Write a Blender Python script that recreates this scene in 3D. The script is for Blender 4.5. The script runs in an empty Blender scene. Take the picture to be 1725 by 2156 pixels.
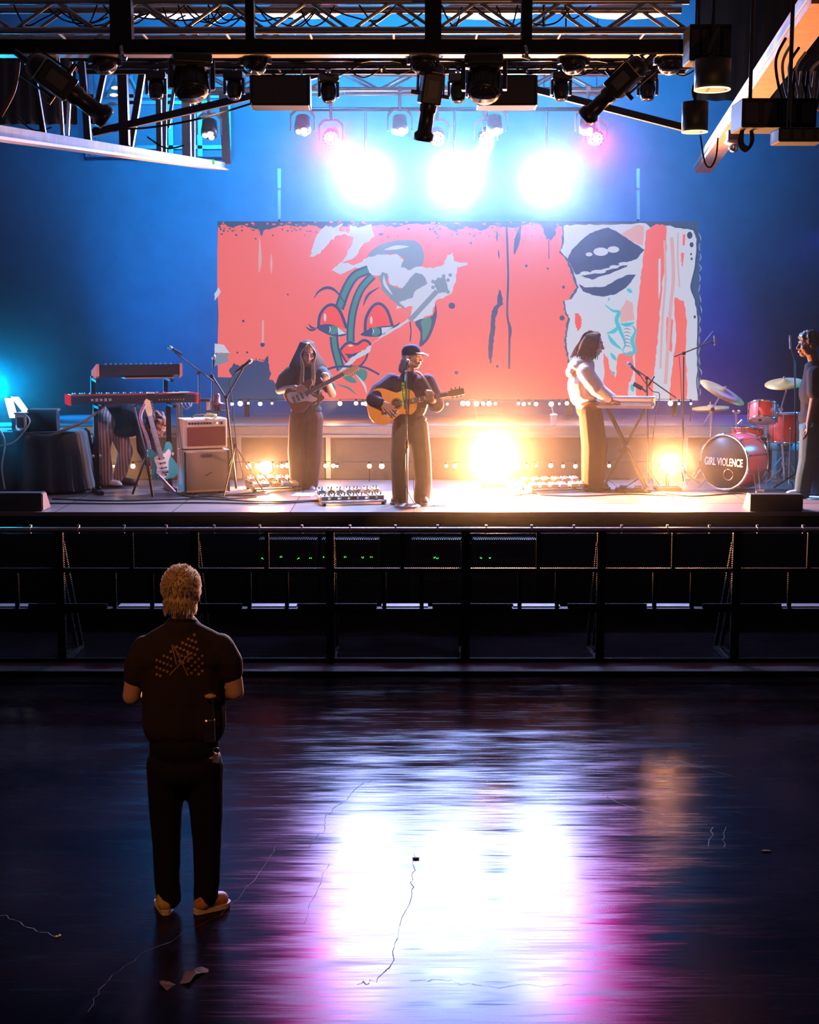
import bpy, bmesh, math, random
from mathutils import Vector, Matrix, Euler
random.seed(7)
C = bpy.context.scene
COL = C.collection
V = Vector
# ------------------------------------------------------------------ camera
CAM_H, PITCH, FOC = 3.0, math.radians(7.5), 50 / 36 * 2156
cd = bpy.data.cameras.new('camera')
cam = bpy.data.objects.new('camera', cd); COL.objects.link(cam)
cd.sensor_fit = 'VERTICAL'; cd.sensor_height = 36; cd.lens = 50
cam.location = (0, 0, CAM_H); cam.rotation_euler = (math.pi / 2 - PITCH, 0, 0)
C.camera = cam
def ray(px, py):
    u, v = px - 862.5, py - 1078
    return V((u, FOC * math.cos(PITCH) - v * math.sin(PITCH), -FOC * math.sin(PITCH) - v * math.cos(PITCH)))
def at(px, py, Y):
    d = ray(px, py); return V((d.x * Y / d.y, Y, CAM_H + d.z * Y / d.y))
def atz(px, py, z):
    d = ray(px, py); t = (z - CAM_H) / d.z; return V((d.x * t, d.y * t, z))
def ppm(Y):                                   # metres per photo pixel at depth Y
    return Y / FOC
# ------------------------------------------------------------------ render look
w = bpy.data.worlds.new('world'); C.world = w; w.use_nodes = True
w.node_tree.nodes['Background'].inputs[0].default_value = (0.002, 0.003, 0.006, 1)
w.node_tree.nodes['Background'].inputs[1].default_value = 0.3
C.view_settings.view_transform = 'Standard'; C.view_settings.look = 'None'
C.view_settings.gamma = 1; C.view_settings.use_curve_mapping = False; C.view_settings.exposure = 0.0
cy = C.cycles
cy.max_bounces = 5; cy.diffuse_bounces = 2; cy.glossy_bounces = 3; cy.transmission_bounces = 3
cy.transparent_max_bounces = 12; cy.volume_bounces = 0
cy.sample_clamp_indirect = 4; cy.sample_clamp_direct = 0
cy.caustics_reflective = False; cy.caustics_refractive = False
# ------------------------------------------------------------------ materials
MATS = {}
def M(name, col, rough=0.55, metal=0.0, var=0.12, scale=18, bump=0.0, spec=0.5, stretch=None):
    if name in MATS: return MATS[name]
    m = bpy.data.materials.new(name); m.use_nodes = True; nt = m.node_tree; N, L = nt.nodes, nt.links
    b = N['Principled BSDF']
    b.inputs['Roughness'].default_value = rough; b.inputs['Metallic'].default_value = metal
    b.inputs['Specular IOR Level'].default_value = spec
    tc = N.new('ShaderNodeTexCoord'); no = N.new('ShaderNodeTexNoise')
    no.inputs['Scale'].default_value = scale; no.inputs['Detail'].default_value = 3
    if stretch:
        mp = N.new('ShaderNodeMapping'); mp.inputs['Scale'].default_value = stretch
        L.new(tc.outputs['Object'], mp.inputs[0]); L.new(mp.outputs[0], no.inputs['Vector'])
    else: L.new(tc.outputs['Object'], no.inputs['Vector'])
    mx = N.new('ShaderNodeMix'); mx.data_type = 'RGBA'
    lo = [max(0, c * (1 - var)) for c in col[:3]] + [1]; hi = [min(1, c * (1 + var)) for c in col[:3]] + [1]
    mx.inputs['A'].default_value = lo; mx.inputs['B'].default_value = hi
    L.new(no.outputs[0], mx.inputs['Factor']); L.new(mx.outputs['Result'], b.inputs['Base Color'])
    if bump:
        bp = N.new('ShaderNodeBump'); bp.inputs['Strength'].default_value = bump; bp.inputs['Distance'].default_value = 0.01
        L.new(no.outputs[0], bp.inputs['Height']); L.new(bp.outputs[0], b.inputs['Normal'])
    MATS[name] = m; return m
def E(name, col, strength, sample=True):
    if name in MATS: return MATS[name]
    m = bpy.data.materials.new(name); m.use_nodes = True; nt = m.node_tree
    nt.nodes.remove(nt.nodes['Principled BSDF'])
    e = nt.nodes.new('ShaderNodeEmission'); e.inputs[0].default_value = (*col, 1); e.inputs[1].default_value = strength
    nt.links.new(e.outputs[0], nt.nodes['Material Output'].inputs['Surface'])
    if not sample: m.cycles.emission_sampling = 'NONE'
    MATS[name] = m; return m
BLK = M('black_paint', (0.012, 0.012, 0.014), 0.65, spec=0.18)
BLKP = M('black_plastic', (0.02, 0.02, 0.022), 0.35)
DKM = M('dark_steel', (0.045, 0.045, 0.05), 0.4, 0.7)
STEEL = M('galvanised_steel', (0.45, 0.45, 0.47), 0.35, 0.9)
CHR = M('chrome', (0.8, 0.8, 0.82), 0.12, 1.0, 0.03)
ALU = M('aluminium', (0.55, 0.55, 0.58), 0.35, 0.9)
RUB = M('rubber', (0.015, 0.015, 0.015), 0.8)
BRASS = M('cymbal_bronze', (0.62, 0.30, 0.08), 0.5, 0.35, 0.15, 40, spec=0.3)
WOOD = M('varnished_wood', (0.5, 0.24, 0.08), 0.4, 0, 0.25, 8, stretch=(1, 12, 12))
WHITE = M('white_plastic', (0.75, 0.75, 0.74), 0.45)
CREAM = M('cream_vinyl', (0.62, 0.55, 0.45), 0.6, 0, 0.1, 90, 0.2)
RED = M('red_lacquer', (0.55, 0.03, 0.02), 0.25)
SKIN = M('skin', (0.55, 0.31, 0.22), 0.55, 0, 0.1, 12)
# ------------------------------------------------------------------ mesh builder
WM = {}
def frame_of(d):
    d = V(d).normalized(); a = V((0, 0, 1)) if abs(d.z) < 0.9 else V((1, 0, 0))
    x = a.cross(d).normalized(); return x, d.cross(x), d
def sm(pts, n=6, closed=False):               # Catmull-Rom smoothing of a point list
    P = [V(p) for p in pts]; out = []; k = len(P)
    for i in range(k if closed else k - 1):
        if closed: p0, p1, p2, p3 = P[i - 1], P[i], P[(i + 1) % k], P[(i + 2) % k]
        else: p0, p1, p2, p3 = P[max(0, i - 1)], P[i], P[i + 1], P[min(k - 1, i + 2)]
        for j in range(n):
            t = j / n
            out.append(0.5 * (2 * p1 + (p2 - p0) * t + (2 * p0 - 5 * p1 + 4 * p2 - p3) * t * t + (3 * p1 - p0 - 3 * p2 + p3) * t ** 3))
    if not closed: out.append(P[-1])
    return out
class MB:
    def __init__(s): s.v = []; s.f = []; s.m = []; s.s = []
    def add(s, vs, fs, mi=0, smooth=False):
        o = len(s.v); s.v += [V(p) for p in vs]
        for f in fs: s.f.append([i + o for i in f]); s.m.append(mi); s.s.append(smooth)
        return s
    def box(s, c, size, R=None, mi=0):
        c = V(c); h = V(size) / 2
        vs = [V((x * h.x, y * h.y, z * h.z)) for x in (-1, 1) for y in (-1, 1) for z in (-1, 1)]
        if R is not None: vs = [R @ p for p in vs]
        return s.add([p + c for p in vs], [(0, 1, 3, 2), (4, 6, 7, 5), (0, 4, 5, 1), (2, 3, 7, 6), (0, 2, 6, 4), (1, 5, 7, 3)], mi)
    def bar(s, p0, p1, w, h=None, mi=0, up=(0, 0, 1)):       # rectangular bar
        p0, p1 = V(p0), V(p1); h = h or w; d = (p1 - p0).normalized(); u = V(up)
        if abs(d.dot(u)) > 0.95: u = V((0, 1, 0))
        x = d.cross(u).normalized(); z = x.cross(d)
        vs = [q + x * a * w / 2 + z * b * h / 2 for q in (p0, p1) for a, b in ((-1, -1), (1, -1), (1, 1), (-1, 1))]
        return s.add(vs, [(3, 2, 1, 0), (4, 5, 6, 7), (0, 1, 5, 4), (1, 2, 6, 5), (2, 3, 7, 6), (3, 0, 4, 7)], mi)
    def cyl(s, p0, p1, r0, r1=None, n=12, mi=0, caps=True):
        p0, p1 = V(p0), V(p1); r1 = r0 if r1 is None else r1; x, y, d = frame_of(p1 - p0)
        vs = [q + (x * math.cos(2 * math.pi * i / n) + y * math.sin(2 * math.pi * i / n)) * r for q, r in ((p0, r0), (p1, r1)) for i in range(n)]
        s.add(vs, [(i, (i + 1) % n, n + (i + 1) % n, n + i) for i in range(n)], mi, True)
        if caps: s.add(vs, [tuple(range(n - 1, -1, -1)), tuple(range(n, 2 * n))], mi)
        return s
    def tube(s, pts, r, n=8, mi=0, caps=True):
        P = [V(p) for p in pts]; R = r if isinstance(r, (list, tuple)) else [r] * len(P)
        x = None; vs = []
        for i, p in enumerate(P):
            d = (P[min(i + 1, len(P) - 1)] - P[max(i - 1, 0)])
            if d.length < 1e-9: d = V((0, 0, 1))
            d.normalize()
            if x is None: x = frame_of(d)[0]
            x = (x - d * x.dot(d)).normalized(); y = d.cross(x)
            vs += [p + (x * math.cos(2 * math.pi * k / n) + y * math.sin(2 * math.pi * k / n)) * R[i] for k in range(n)]
        fs = [(i * n + k, i * n + (k + 1) % n, (i + 1) * n + (k + 1) % n, (i + 1) * n + k) for i in range(len(P) - 1) for k in range(n)]
        s.add(vs, fs, mi, True)
        if caps: s.add(vs, [tuple(range(n - 1, -1, -1)), tuple(range(len(vs) - n, len(vs)))], mi)
        return s
    def lathe(s, prof, o, ax=(0, 0, 1), n=24, mi=0, smooth=True, squash=1.0):
        o = V(o); x, y, d = frame_of(ax); vs = []
        for r, h in prof: vs += [o + d * h + (x * math.cos(2 * math.pi * k / n) + y * squash * math.sin(2 * math.pi * k / n)) * r for k in range(n)]
        fs = [(i * n + k, i * n + (k + 1) % n, (i + 1) * n + (k + 1) % n, (i + 1) * n + k) for i in range(len(prof) - 1) for k in range(n)]
        s.add(vs, fs, mi, smooth)
        return s.add(vs, [tuple(range(n - 1, -1, -1)), tuple(range(len(vs) - n, len(vs)))], mi)
    def ell(s, c, r, R=None, nu=14, nv=9, mi=0):
        c = V(c); r = V((r, r, r)) if isinstance(r, (int, float)) else V(r); vs = []
        for j in range(1, nv):
            t = math.pi * j / nv
            for i in range(nu):
                a = 2 * math.pi * i / nu; vs.append(V((r.x * math.sin(t) * math.cos(a), r.y * math.sin(t) * math.sin(a), r.z * math.cos(t))))
        vs += [V((0, 0, r.z)), V((0, 0, -r.z))]
        if R is not None: vs = [R @ p for p in vs]
        T, B = len(vs) - 2, len(vs) - 1
        fs = [((j) * nu + i, (j + 1) * nu + i, (j + 1) * nu + (i + 1) % nu, j * nu + (i + 1) % nu) for j in range(nv - 2) for i in range(nu)]
        fs += [(T, i, (i + 1) % nu) for i in range(nu)] + [(B, (nv - 2) * nu + (i + 1) % nu, (nv - 2) * nu + i) for i in range(nu)]
        return s.add([p + c for p in vs], fs, mi, True)
    def cap(s, p0, p1, r0, r1, n=12):                        # tapered capsule, for remeshed bodies
        s.cyl(p0, p1, r0, r1, n); s.ell(p0, r0, nu=n, nv=8); s.ell(p1, r1, nu=n, nv=8); return s
    def chain(s, pts, rs, n=12):
        for i in range(len(pts) - 1): s.cap(pts[i], pts[i + 1], rs[i], rs[i + 1], n)
        return s
    def poly(s, pts, mi=0): return s.add(pts, [tuple(range(len(pts)))], mi)
    def prism(s, pts, ext, mi=0, smooth=False):
        n = len(pts); P = [V(p) for p in pts]; e = V(ext); vs = P + [p + e for p in P]
        s.add(vs, [tuple(range(n - 1, -1, -1)), tuple(range(n, 2 * n))], mi)
        return s.add(vs, [(i, (i + 1) % n, n + (i + 1) % n, n + i) for i in range(n)], mi, smooth)
    def torus(s, c, ax, R, r, n=24, k=8, mi=0, a0=0, a1=2 * math.pi):
        x, y, d = frame_of(ax); c = V(c); full = abs(a1 - a0 - 2 * math.pi) < 1e-6
        pts = [c + (x * math.cos(a0 + (a1 - a0) * i / n) + y * math.sin(a0 + (a1 - a0) * i / n)) * R for i in range(n + 1)]
        return s.tube(pts, r, k, mi, caps=not full)
    def build(s, name, mats, parent=None, label=None, bevel=0, remesh=0, smooth_it=0, bseg=2):
        me = bpy.data.meshes.new(name); vs = s.v
        if parent is not None:
            iv = WM[parent.name].inverted(); vs = [iv @ p for p in vs]
        me.from_pydata([tuple(p) for p in vs], [], s.f)
        me.polygons.foreach_set('material_index', s.m); me.polygons.foreach_set('use_smooth', s.s)
        for m in (mats if isinstance(mats, (list, tuple)) else [mats]): me.materials.append(m)
        me.update(); me.validate()
        o = bpy.data.objects.new(name, me); COL.objects.link(o)
        if parent is not None: o.parent = parent; WM[o.name] = WM[parent.name].copy()
        else: WM[o.name] = Matrix.Identity(4)
        if label: o['label'] = label
        if remesh:
            r = o.modifiers.new('skin', 'REMESH'); r.mode = 'VOXEL'; r.voxel_size = remesh; r.use_smooth_shade = True
            if smooth_it:
                k = o.modifiers.new('soft', 'SMOOTH'); k.factor = 0.5; k.iterations = smooth_it
        if bevel:
            b = o.modifiers.new('edge', 'BEVEL'); b.width = bevel; b.segments = bseg; b.limit_method = 'ANGLE'
        return o
def tag(o, label, cat, group=None, kind=None):
    o['label'] = label; o['category'] = cat
    if group: o['group'] = group
    if kind: o['kind'] = kind
    return o
def thing(name, label, cat, loc=(0, 0, 0), group=None):
    o = bpy.data.objects.new(name, None); COL.objects.link(o); o.empty_display_size = 0.1
    o.location = V(loc); WM[o.name] = Matrix.Translation(V(loc)); return tag(o, label, cat, group)
def struct(o): o['kind'] = 'structure'; return o
def place(root, loc, rz=0, rot=None):         # move a thing that was built round its own origin
    root.location = V(loc); root.rotation_euler = rot if rot is not None else (0, 0, rz)
    return root
def dup(root, label=None):
    r = root.copy(); COL.objects.link(r)
    if label: r['label'] = label
    for ch in root.children:
        c = ch.copy(); COL.objects.link(c); c.parent = r
        for g in ch.children:
            d = g.copy(); COL.objects.link(d); d.parent = c
    return r
def Rz(a): return Matrix.Rotation(a, 3, 'Z')
def Rx(a): return Matrix.Rotation(a, 3, 'X')
def Ry(a): return Matrix.Rotation(a, 3, 'Y')
def lamp(name, kind, loc, col, power, target=None, size=60, blend=0.5, radius=0.05, parent=None):
    d = bpy.data.lights.new(name, kind); d.color = col; d.energy = power
    if kind in ('SPOT', 'POINT'): d.shadow_soft_size = radius
    if kind == 'SPOT': d.spot_size = math.radians(size); d.spot_blend = blend
    o = bpy.data.objects.new(name, d); COL.objects.link(o); o.location = V(loc)
    if target is not None: o.rotation_euler = (V(target) - V(loc)).to_track_quat('-Z', 'Y').to_euler()
    return o
# ================================================================== LIGHTS
STAGE = 1.073                                  # stage height
BLIND = [at(770, 378, 18.0), at(957, 376, 18.0), at(1150, 378, 18.0)]
for p in BLIND:
    lamp('blinder_lamp', 'SPOT', p + V((0, -0.16, 0)), (0.34, 0.50, 1.0), 2500, p + V((0, -5, -1.6)), 165, 0.6, 0.16)
FLOORL = [(at(1040, 962, 17.0), 6200), (at(1408, 974, 16.6), 1500), (at(560, 984, 17.2), 480)]
for p, e in FLOORL:
    lamp('floor_blinder_lamp', 'SPOT', p + V((0, -0.12, 0)), (1.0, 0.40, 0.14), e, p + V((0, -5, 0.7)), 170, 0.5, 0.09)
# blue wash of the back wall and of the haze, from the upstage truss and the wings
for x in (-3.2, -1.1, 1.1, 3.2):
    lamp('blue_wash_lamp', 'SPOT', (x, 16.9, 6.4), (0.0, 0.42 if abs(x) < 2 else 0.28, 1.0), 2500 if abs(x) < 2 else 1200, (x * 0.9, 21.6, 6.2), 100, 1.0, 0.1)
for x in (-3.4, -1.0, 1.4, 3.8):
    lamp('blue_back_lamp', 'SPOT', (x, 20.4, 6.6), (0.0, 0.36, 1.0), 450, (x * 0.9, 17.0, 2.0), 60, 0.9, 0.1)
lamp('cyan_wing_lamp', 'SPOT', (-5.4, 18.6, 2.2), (0.0, 0.42, 1.0), 650, (-4.0, 15.8, 1.6), 100, 0.9, 0.1)
lamp('blue_side_lamp', 'SPOT', (-5.4, 19.3, 2.2), (0.0, 0.25, 1.0), 1100, (-3.0, 19.6, 3.2), 140, 0.9, 0.1)
lamp('blue_side_lamp', 'SPOT', (5.6, 19.3, 4.2), (0.04, 0.06, 1.0), 700, (3.4, 19.6, 2.8), 140, 0.9, 0.1)
lamp('cyan_wing_lamp', 'SPOT', (5.6, 16.8, 2.6), (0.0, 0.40, 1.0), 220, (3.9, 16.9, 1.2), 100, 0.8, 0.1)
# magenta wash over the pit and front floor, warm house lights behind the camera
for x, tx in ((at(700, 292, 16.7), -1.5), (at(1252, 293, 16.7), 2.2)):
    lamp('magenta_wash_lamp', 'SPOT', x, (0.8, 0.015, 0.40), 650, (tx, 8.0, 0.0), 75, 0.9, 0.16)
lamp('front_wash_lamp', 'SPOT', at(402, 158, 10.42), (1.0, 0.62, 0.50), 1100, (-0.45, 15.5, 2.1), 18, 0.7, 0.08)
lamp('front_wash_lamp', 'SPOT', at(1020, 160, 10.42), (1.0, 0.58, 0.50), 260, (2.0, 16.0, 2.0), 20, 0.7, 0.08)
lamp('front_wash_lamp', 'SPOT', at(220, 128, 10.6), (1.0, 0.45, 0.5), 520, (-3.0, 16.4, 1.9), 16, 0.8, 0.08)
lamp('front_wash_lamp', 'SPOT', at(1412, 128, 10.6), (1.0, 0.55, 0.5), 900, (3.75, 16.5, 1.72), 12, 0.8, 0.08)
lamp('front_wing_lamp', 'SPOT', (-5.6, 13.0, 3.6), (1.0, 0.36, 0.38), 520, (-3.1, 16.4, 2.1), 26, 0.8, 0.1)
lamp('added_rim_lamp', 'SPOT', at(1042, 279, 16.75), (1.0, 0.84, 0.84), 10000, (-1.12, 6.95, 1.45), 9, 0.6, 0.06)  # added narrow spot, only there to rim the watching man's hair
lamp('house_lamp', 'SPOT', (-2.6, 2.5, 5.6), (1.0, 0.36, 0.09), 420, (-1.05, 6.95, 0.9), 26, 0.5, 0.15)
lamp('house_lamp', 'SPOT', (1.6, 5.5, 2.4), (1.0, 0.42, 0.16), 110, (0.4, 10.4, 5.3), 75, 0.8, 0.15)
# ================================================================== HAZE
def haze(name, lo, hi, dens, label, aniso=0.87):
    m = bpy.data.materials.new(name); m.use_nodes = True; nt = m.node_tree; nt.nodes.clear()
    out = nt.nodes.new('ShaderNodeOutputMaterial'); vs = nt.nodes.new('ShaderNodeVolumeScatter')
    vs.inputs['Density'].default_value = dens; vs.inputs['Anisotropy'].default_value = aniso
    nt.links.new(vs.outputs[0], out.inputs['Volume'])
    lo, hi = V(lo), V(hi)
    o = MB().box((lo + hi) / 2, hi - lo).build(name, m)
    return tag(o, label, 'haze', kind='stuff')
haze('stage_haze', (-7.6, 13.9, 0.02), (7.6, 21.3, 7.6), 0.0085, 'thin theatrical haze hanging over the whole lit stage')
# ================================================================== ROOM
def floor_mat():
    m = bpy.data.materials.new('polished_dark_concrete'); m.use_nodes = True; nt = m.node_tree; N, L = nt.nodes, nt.links
    b = N['Principled BSDF']; tc = N.new('ShaderNodeTexCoord')
    def noise(sc, stretch, det=4):
        mp = N.new('ShaderNodeMapping'); mp.inputs['Scale'].default_value = stretch; L.new(tc.outputs['Object'], mp.inputs[0])
        n = N.new('ShaderNodeTexNoise'); n.inputs['Scale'].default_value = sc; n.inputs['Detail'].default_value = det
        L.new(mp.outputs[0], n.inputs['Vector']); return n.outputs[0]
    def ramp(src, a, b_, lo, hi):
        r = N.new('ShaderNodeMapRange'); r.inputs[1].default_value = a; r.inputs[2].default_value = b_
        r.inputs[3].default_value = lo; r.inputs[4].default_value = hi; L.new(src, r.inputs[0]); return r.outputs[0]
    n1 = noise(3.0, (0.35, 2.2, 1), 6); n2 = noise(22, (0.12, 2.5, 1), 5); n3 = noise(0.9, (1, 1, 1), 3)
    add = N.new('ShaderNodeMath'); add.operation = 'ADD'; L.new(ramp(n2, 0.3, 0.7, -0.05, 0.05), add.inputs[0])
    L.new(ramp(n1, 0.3, 0.7, 0.20, 0.30), add.inputs[1]); L.new(add.outputs[0], b.inputs['Roughness'])
    mx = N.new('ShaderNodeMix'); mx.data_type = 'RGBA'; mx.inputs['A'].default_value = (0.006, 0.005, 0.006, 1); mx.inputs['B'].default_value = (0.016, 0.012, 0.014, 1)
    L.new(ramp(n3, 0.35, 0.65, 0, 1), mx.inputs['Factor']); L.new(mx.outputs['Result'], b.inputs['Base Color'])
    bp = N.new('ShaderNodeBump'); bp.inputs['Strength'].default_value = 0.0; bp.inputs['Distance'].default_value = 0.004
    L.new(n2, bp.inputs['Height']); L.new(bp.outputs[0], b.inputs['Normal'])
    b.inputs['Specular IOR Level'].default_value = 0.0
    gl = N.new('ShaderNodeBsdfGlossy'); gl.distribution = 'BECKMANN'; gl.inputs['Color'].default_value = (0.92, 0.80, 0.92, 1); L.new(add.outputs[0], gl.inputs['Roughness'])
    fr = N.new('ShaderNodeFresnel'); fr.inputs['IOR'].default_value = 1.17; mxs = N.new('ShaderNodeMixShader')
    L.new(fr.outputs[0], mxs.inputs[0]); L.new(b.outputs[0], mxs.inputs[1]); L.new(gl.outputs[0], mxs.inputs[2]); L.new(mxs.outputs[0], N['Material Output'].inputs['Surface'])
    return m
FLOORM = floor_mat()
CRACK = M('crack_filler', (0.16, 0.15, 0.16), 0.7)
fl = MB().poly([(-8, -4, 0), (8, -4, 0), (8, 21.6, 0), (-8, 21.6, 0)])
def crack(pts, w0, mi=1):
    P = [atz(x, y, 0.0015) for x, y in pts]; Q = []
    for i in range(len(P) - 1):
        for j in range(6):
            q = P[i].lerp(P[i + 1], j / 6); Q.append(q + V((random.uniform(-.012, .012), random.uniform(-.02, .02), 0)))
    Q.append(P[-1])
    for i in range(len(Q) - 1):
        d = (Q[i + 1] - Q[i]).normalized(); n = V((-d.y, d.x, 0)) * w0 * random.uniform(0.2, 0.75)
        fl.poly([Q[i] - n, Q[i + 1] - n, Q[i + 1] + n, Q[i] + n], mi)
crack([(785, 1640), (757, 1655), (712, 1695), (685, 1720), (683, 1745), (650, 1782)], 0.003)
crack([(872, 1800), (870, 1845), (866, 1880), (842, 1960), (826, 2030), (790, 2065), (752, 2072)], 0.0035)
crack([(860, 2066), (940, 2064), (1010, 2076), (1140, 2075), (1230, 2074)], 0.0025)
crack([(580, 1780), (560, 1820), (470, 1925), (300, 2010), (228, 2060), (185, 2130)], 0.0022)
crack([(1420, 1597), (1548, 1636)], 0.003); crack([(1500, 1742), (1492, 1782)], 0.003); crack([(1530, 1740), (1524, 1785)], 0.003)
crack([(1260, 1670), (1330, 1700), (1400, 1715)], 0.003); crack([(690, 1820), (665, 1880), (640, 1945)], 0.002)
crack([(0, 1926), (60, 1950), (118, 1972)], 0.003)
struct(fl.build('floor', [FLOORM, CRACK]))
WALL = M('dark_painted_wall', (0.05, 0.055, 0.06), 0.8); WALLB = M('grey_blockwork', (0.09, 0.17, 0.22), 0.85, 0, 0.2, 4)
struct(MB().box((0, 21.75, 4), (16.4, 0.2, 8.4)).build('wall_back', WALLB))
struct(MB().box((-8.1, 8.8, 4), (0.2, 26, 8.4)).build('wall_left', WALL))
struct(MB().box((8.1, 8.8, 4), (0.2, 26, 8.4)).build('wall_right', WALL))
struct(MB().box((0, -4.1, 4), (16.4, 0.2, 8.4)).build('wall_front', WALL))
struct(MB().box((0, 8.8, 8.15), (16.4, 26, 0.2)).build('ceiling', WALL))
# stage deck of wooden boards, black fascia
def deck_mat():
    m = M('stage_boards', (0.135, 0.095, 0.09), 0.42, 0, 0.25, 7, 0.05, stretch=(1, 10, 1)); return m
DECK = deck_mat(); FASC = M('black_skirt', (0.005, 0.0045, 0.005), 0.8, spec=0.15)
SY = 14.63
st = MB().box((0, (SY + 18) / 2, STAGE - 0.02), (15.9, 18 - SY, 0.04))
st.box((0, (SY + 21.2) / 2 + 0.01, STAGE / 2 - 0.02), (15.9, 21.2 - SY - 0.02, STAGE - 0.04), mi=1)
for x in (-4.9, -3.68, -2.46, -1.24, 0.05, 1.27, 2.49, 3.71, 4.93):        # dark joints between the deck panels
    st.box((x, (SY + 18) / 2, STAGE + 0.0005), (0.008, 18 - SY, 0.002), mi=1)
st.box((0, 15.35, STAGE + 0.0005), (15.9, 0.007, 0.002), mi=1); st.box((0, 16.6, STAGE + 0.0005), (15.9, 0.007, 0.002), mi=1)
tag(struct(st.build('stage_platform', [DECK, FASC])), 'low stage with worn wooden boards and black front', 'stage')
# riser behind the band
RY = 17.74; RZ = at(862, 897, RY).z
rs = MB().box((0, 18.9, RZ - 0.02), (12.5, 2.2, 0.04)); rs.box((0, RY + 0.06, RZ - 0.06), (12.5, 0.05, 0.1), mi=1)
rs.box((0, RY + 0.04, RZ - 0.13), (12.5, 0.06, 0.03), mi=1); rs.box((0, RY + 0.12, (RZ + STAGE) / 2 - 0.05), (12.5, 0.03, RZ - STAGE - 0.1), mi=2)
for i in range(11): rs.box((-5.5 + i * 1.12, RY + 0.07, (RZ + STAGE) / 2 - 0.04), (0.06, 0.06, RZ - STAGE - 0.1), mi=1)
tag(struct(rs.build('riser_platform', [M('riser_top', (0.22, 0.18, 0.16), 0.45), M('riser_frame', (0.4, 0.38, 0.37), 0.45, 0.2), M('riser_front', (0.16, 0.13, 0.12), 0.7)])), 'long low riser with pale steel edge behind the band', 'riser')
MASK = M('masking_black', (0.012, 0.009, 0.007), 0.9)
def mask(px0, px1, py0, py1, Y, label):
    a, b = at(px0, py1, Y), at(px1, py0, Y); n = 60; vs = []
    for i in range(n + 1):
        x = a.x + (b.x - a.x) * i / n; y = Y + 0.03 * math.sin(i * 0.9)
        vs += [(x, y, a.z), (x, y, b.z)]
    tag(MB().add(vs, [(2 * i, 2 * i + 2, 2 * i + 3, 2 * i + 1) for i in range(n)], 0, True).build('masking_drape', MASK), label, 'curtain')
mask(1462, 1800, -60, 212, 15.2, 'short black drape hanging behind the dimmer box and rust-brown girder')
mask(-60, 158, 60, 262, 16.0, 'short black drape hanging behind the dark steel posts at the ledge')
# ================================================================== BACKDROP (paint-collage artwork, with a glow put into its colours)
BY = 19.5
bd = MB(); LAY = [0]
def bp(px, py): return at(px, py, BY) + V((0, -LAY[0] * 0.0015, 0))
def c1(p): return (440 + p[0] / 3.317, 450 + p[1] / 3.317)
def c2(p): return (940 + p[0] / 3.0804, 450 + p[1] / 3.0804)
def jag(pts, amp, n=5):
    out = []
    for i in range(len(pts)):
        a, b = V((*pts[i], 0)), V((*pts[(i + 1) % len(pts)], 0))
        k = max(1, min(n, int((b - a).length / (amp * 2.5)))) if amp else 1
        for j in range(k):
            q = a.lerp(b, j / k)
            if j: q += V((random.uniform(-amp, amp), random.uniform(-amp, amp), 0))
            out.append((q.x, q.y))
    return out
def shape(f, pts, mi, smooth=0, amp=0, n=5):
    LAY[0] += 1
    if smooth: pts = [(p.x, p.y) for p in sm([(x, y, 0) for x, y in pts], smooth, True)]
    if amp: pts = jag(pts, amp, n)
    bd.poly([bp(*f(p)) for p in pts], mi)
def stroke(f, pts, wd, mi, taper=False):
    LAY[0] += 1
    P = sm([(x, y, 0) for x, y in pts], 6); L = []; R = []
    for i, p in enumerate(P):
        d = (P[min(i + 1, len(P) - 1)] - P[max(i - 1, 0)]).normalized(); nn = V((-d.y, d.x, 0))
        k = wd / 2 * (min(1, 0.15 + 2.2 * min(i, len(P) - 1 - i) / len(P)) if taper else 1)
        L.append(p + nn * k); R.append(p - nn * k)
    for i in range(len(P) - 1):
        bd.poly([bp(*f((q.x, q.y))) for q in (L[i], L[i + 1], R[i + 1], R[i])], mi)
def dot(f, c, rx, ry, mi, n=14):
    shape(f, [(c[0] + rx * math.cos(6.2832 * i / n), c[1] + ry * math.sin(6.2832 * i / n)) for i in range(n)], mi)
K, PK, WH, TE, DB, GR, CY, RD, GY = range(9)      # dark ground, pink, white, teal, dark line, grey, cyan, red, mid grey
Id = lambda p: p
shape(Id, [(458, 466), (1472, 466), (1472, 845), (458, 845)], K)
top = [(459, 476), (475, 472), (490, 480), (505, 474), (520, 478), (545, 482), (552, 498), (556, 485), (575, 480), (600, 474), (628, 478), (650, 474), (690, 482), (720, 476), (760, 480), (800, 474), (838, 478), (880, 471), (930, 474), (955, 488), (985, 476), (1010, 486), (1040, 474), (1080, 480), (1105, 474), (1140, 472), (1150, 505), (1160, 500), (1175, 474), (1185, 478)]
edge = [c2(p) for p in [(750, 190), (730, 250), (775, 300), (800, 350), (845, 480), (800, 555), (755, 565), (770, 650), (790, 680), (770, 770), (765, 830), (780, 900), (790, 1000), (800, 1207)]]
shape(Id, top + edge + [(600, 843), (588, 820), (575, 800), (459, 794)], PK, 0, 2.2)
for k in range(110):
    px = random.uniform(465, 1180); dot(Id, (px, random.triangular(474, 506, 478)), random.uniform(.8, 3.6), random.uniform(.8, 2.6), K, 7)
for k in range(50):
    px = random.uniform(465, 1180); dot(Id, (px, random.uniform(469, 476)), random.uniform(.8, 4.5), random.uniform(.8, 2.4), PK, 7)
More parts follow.
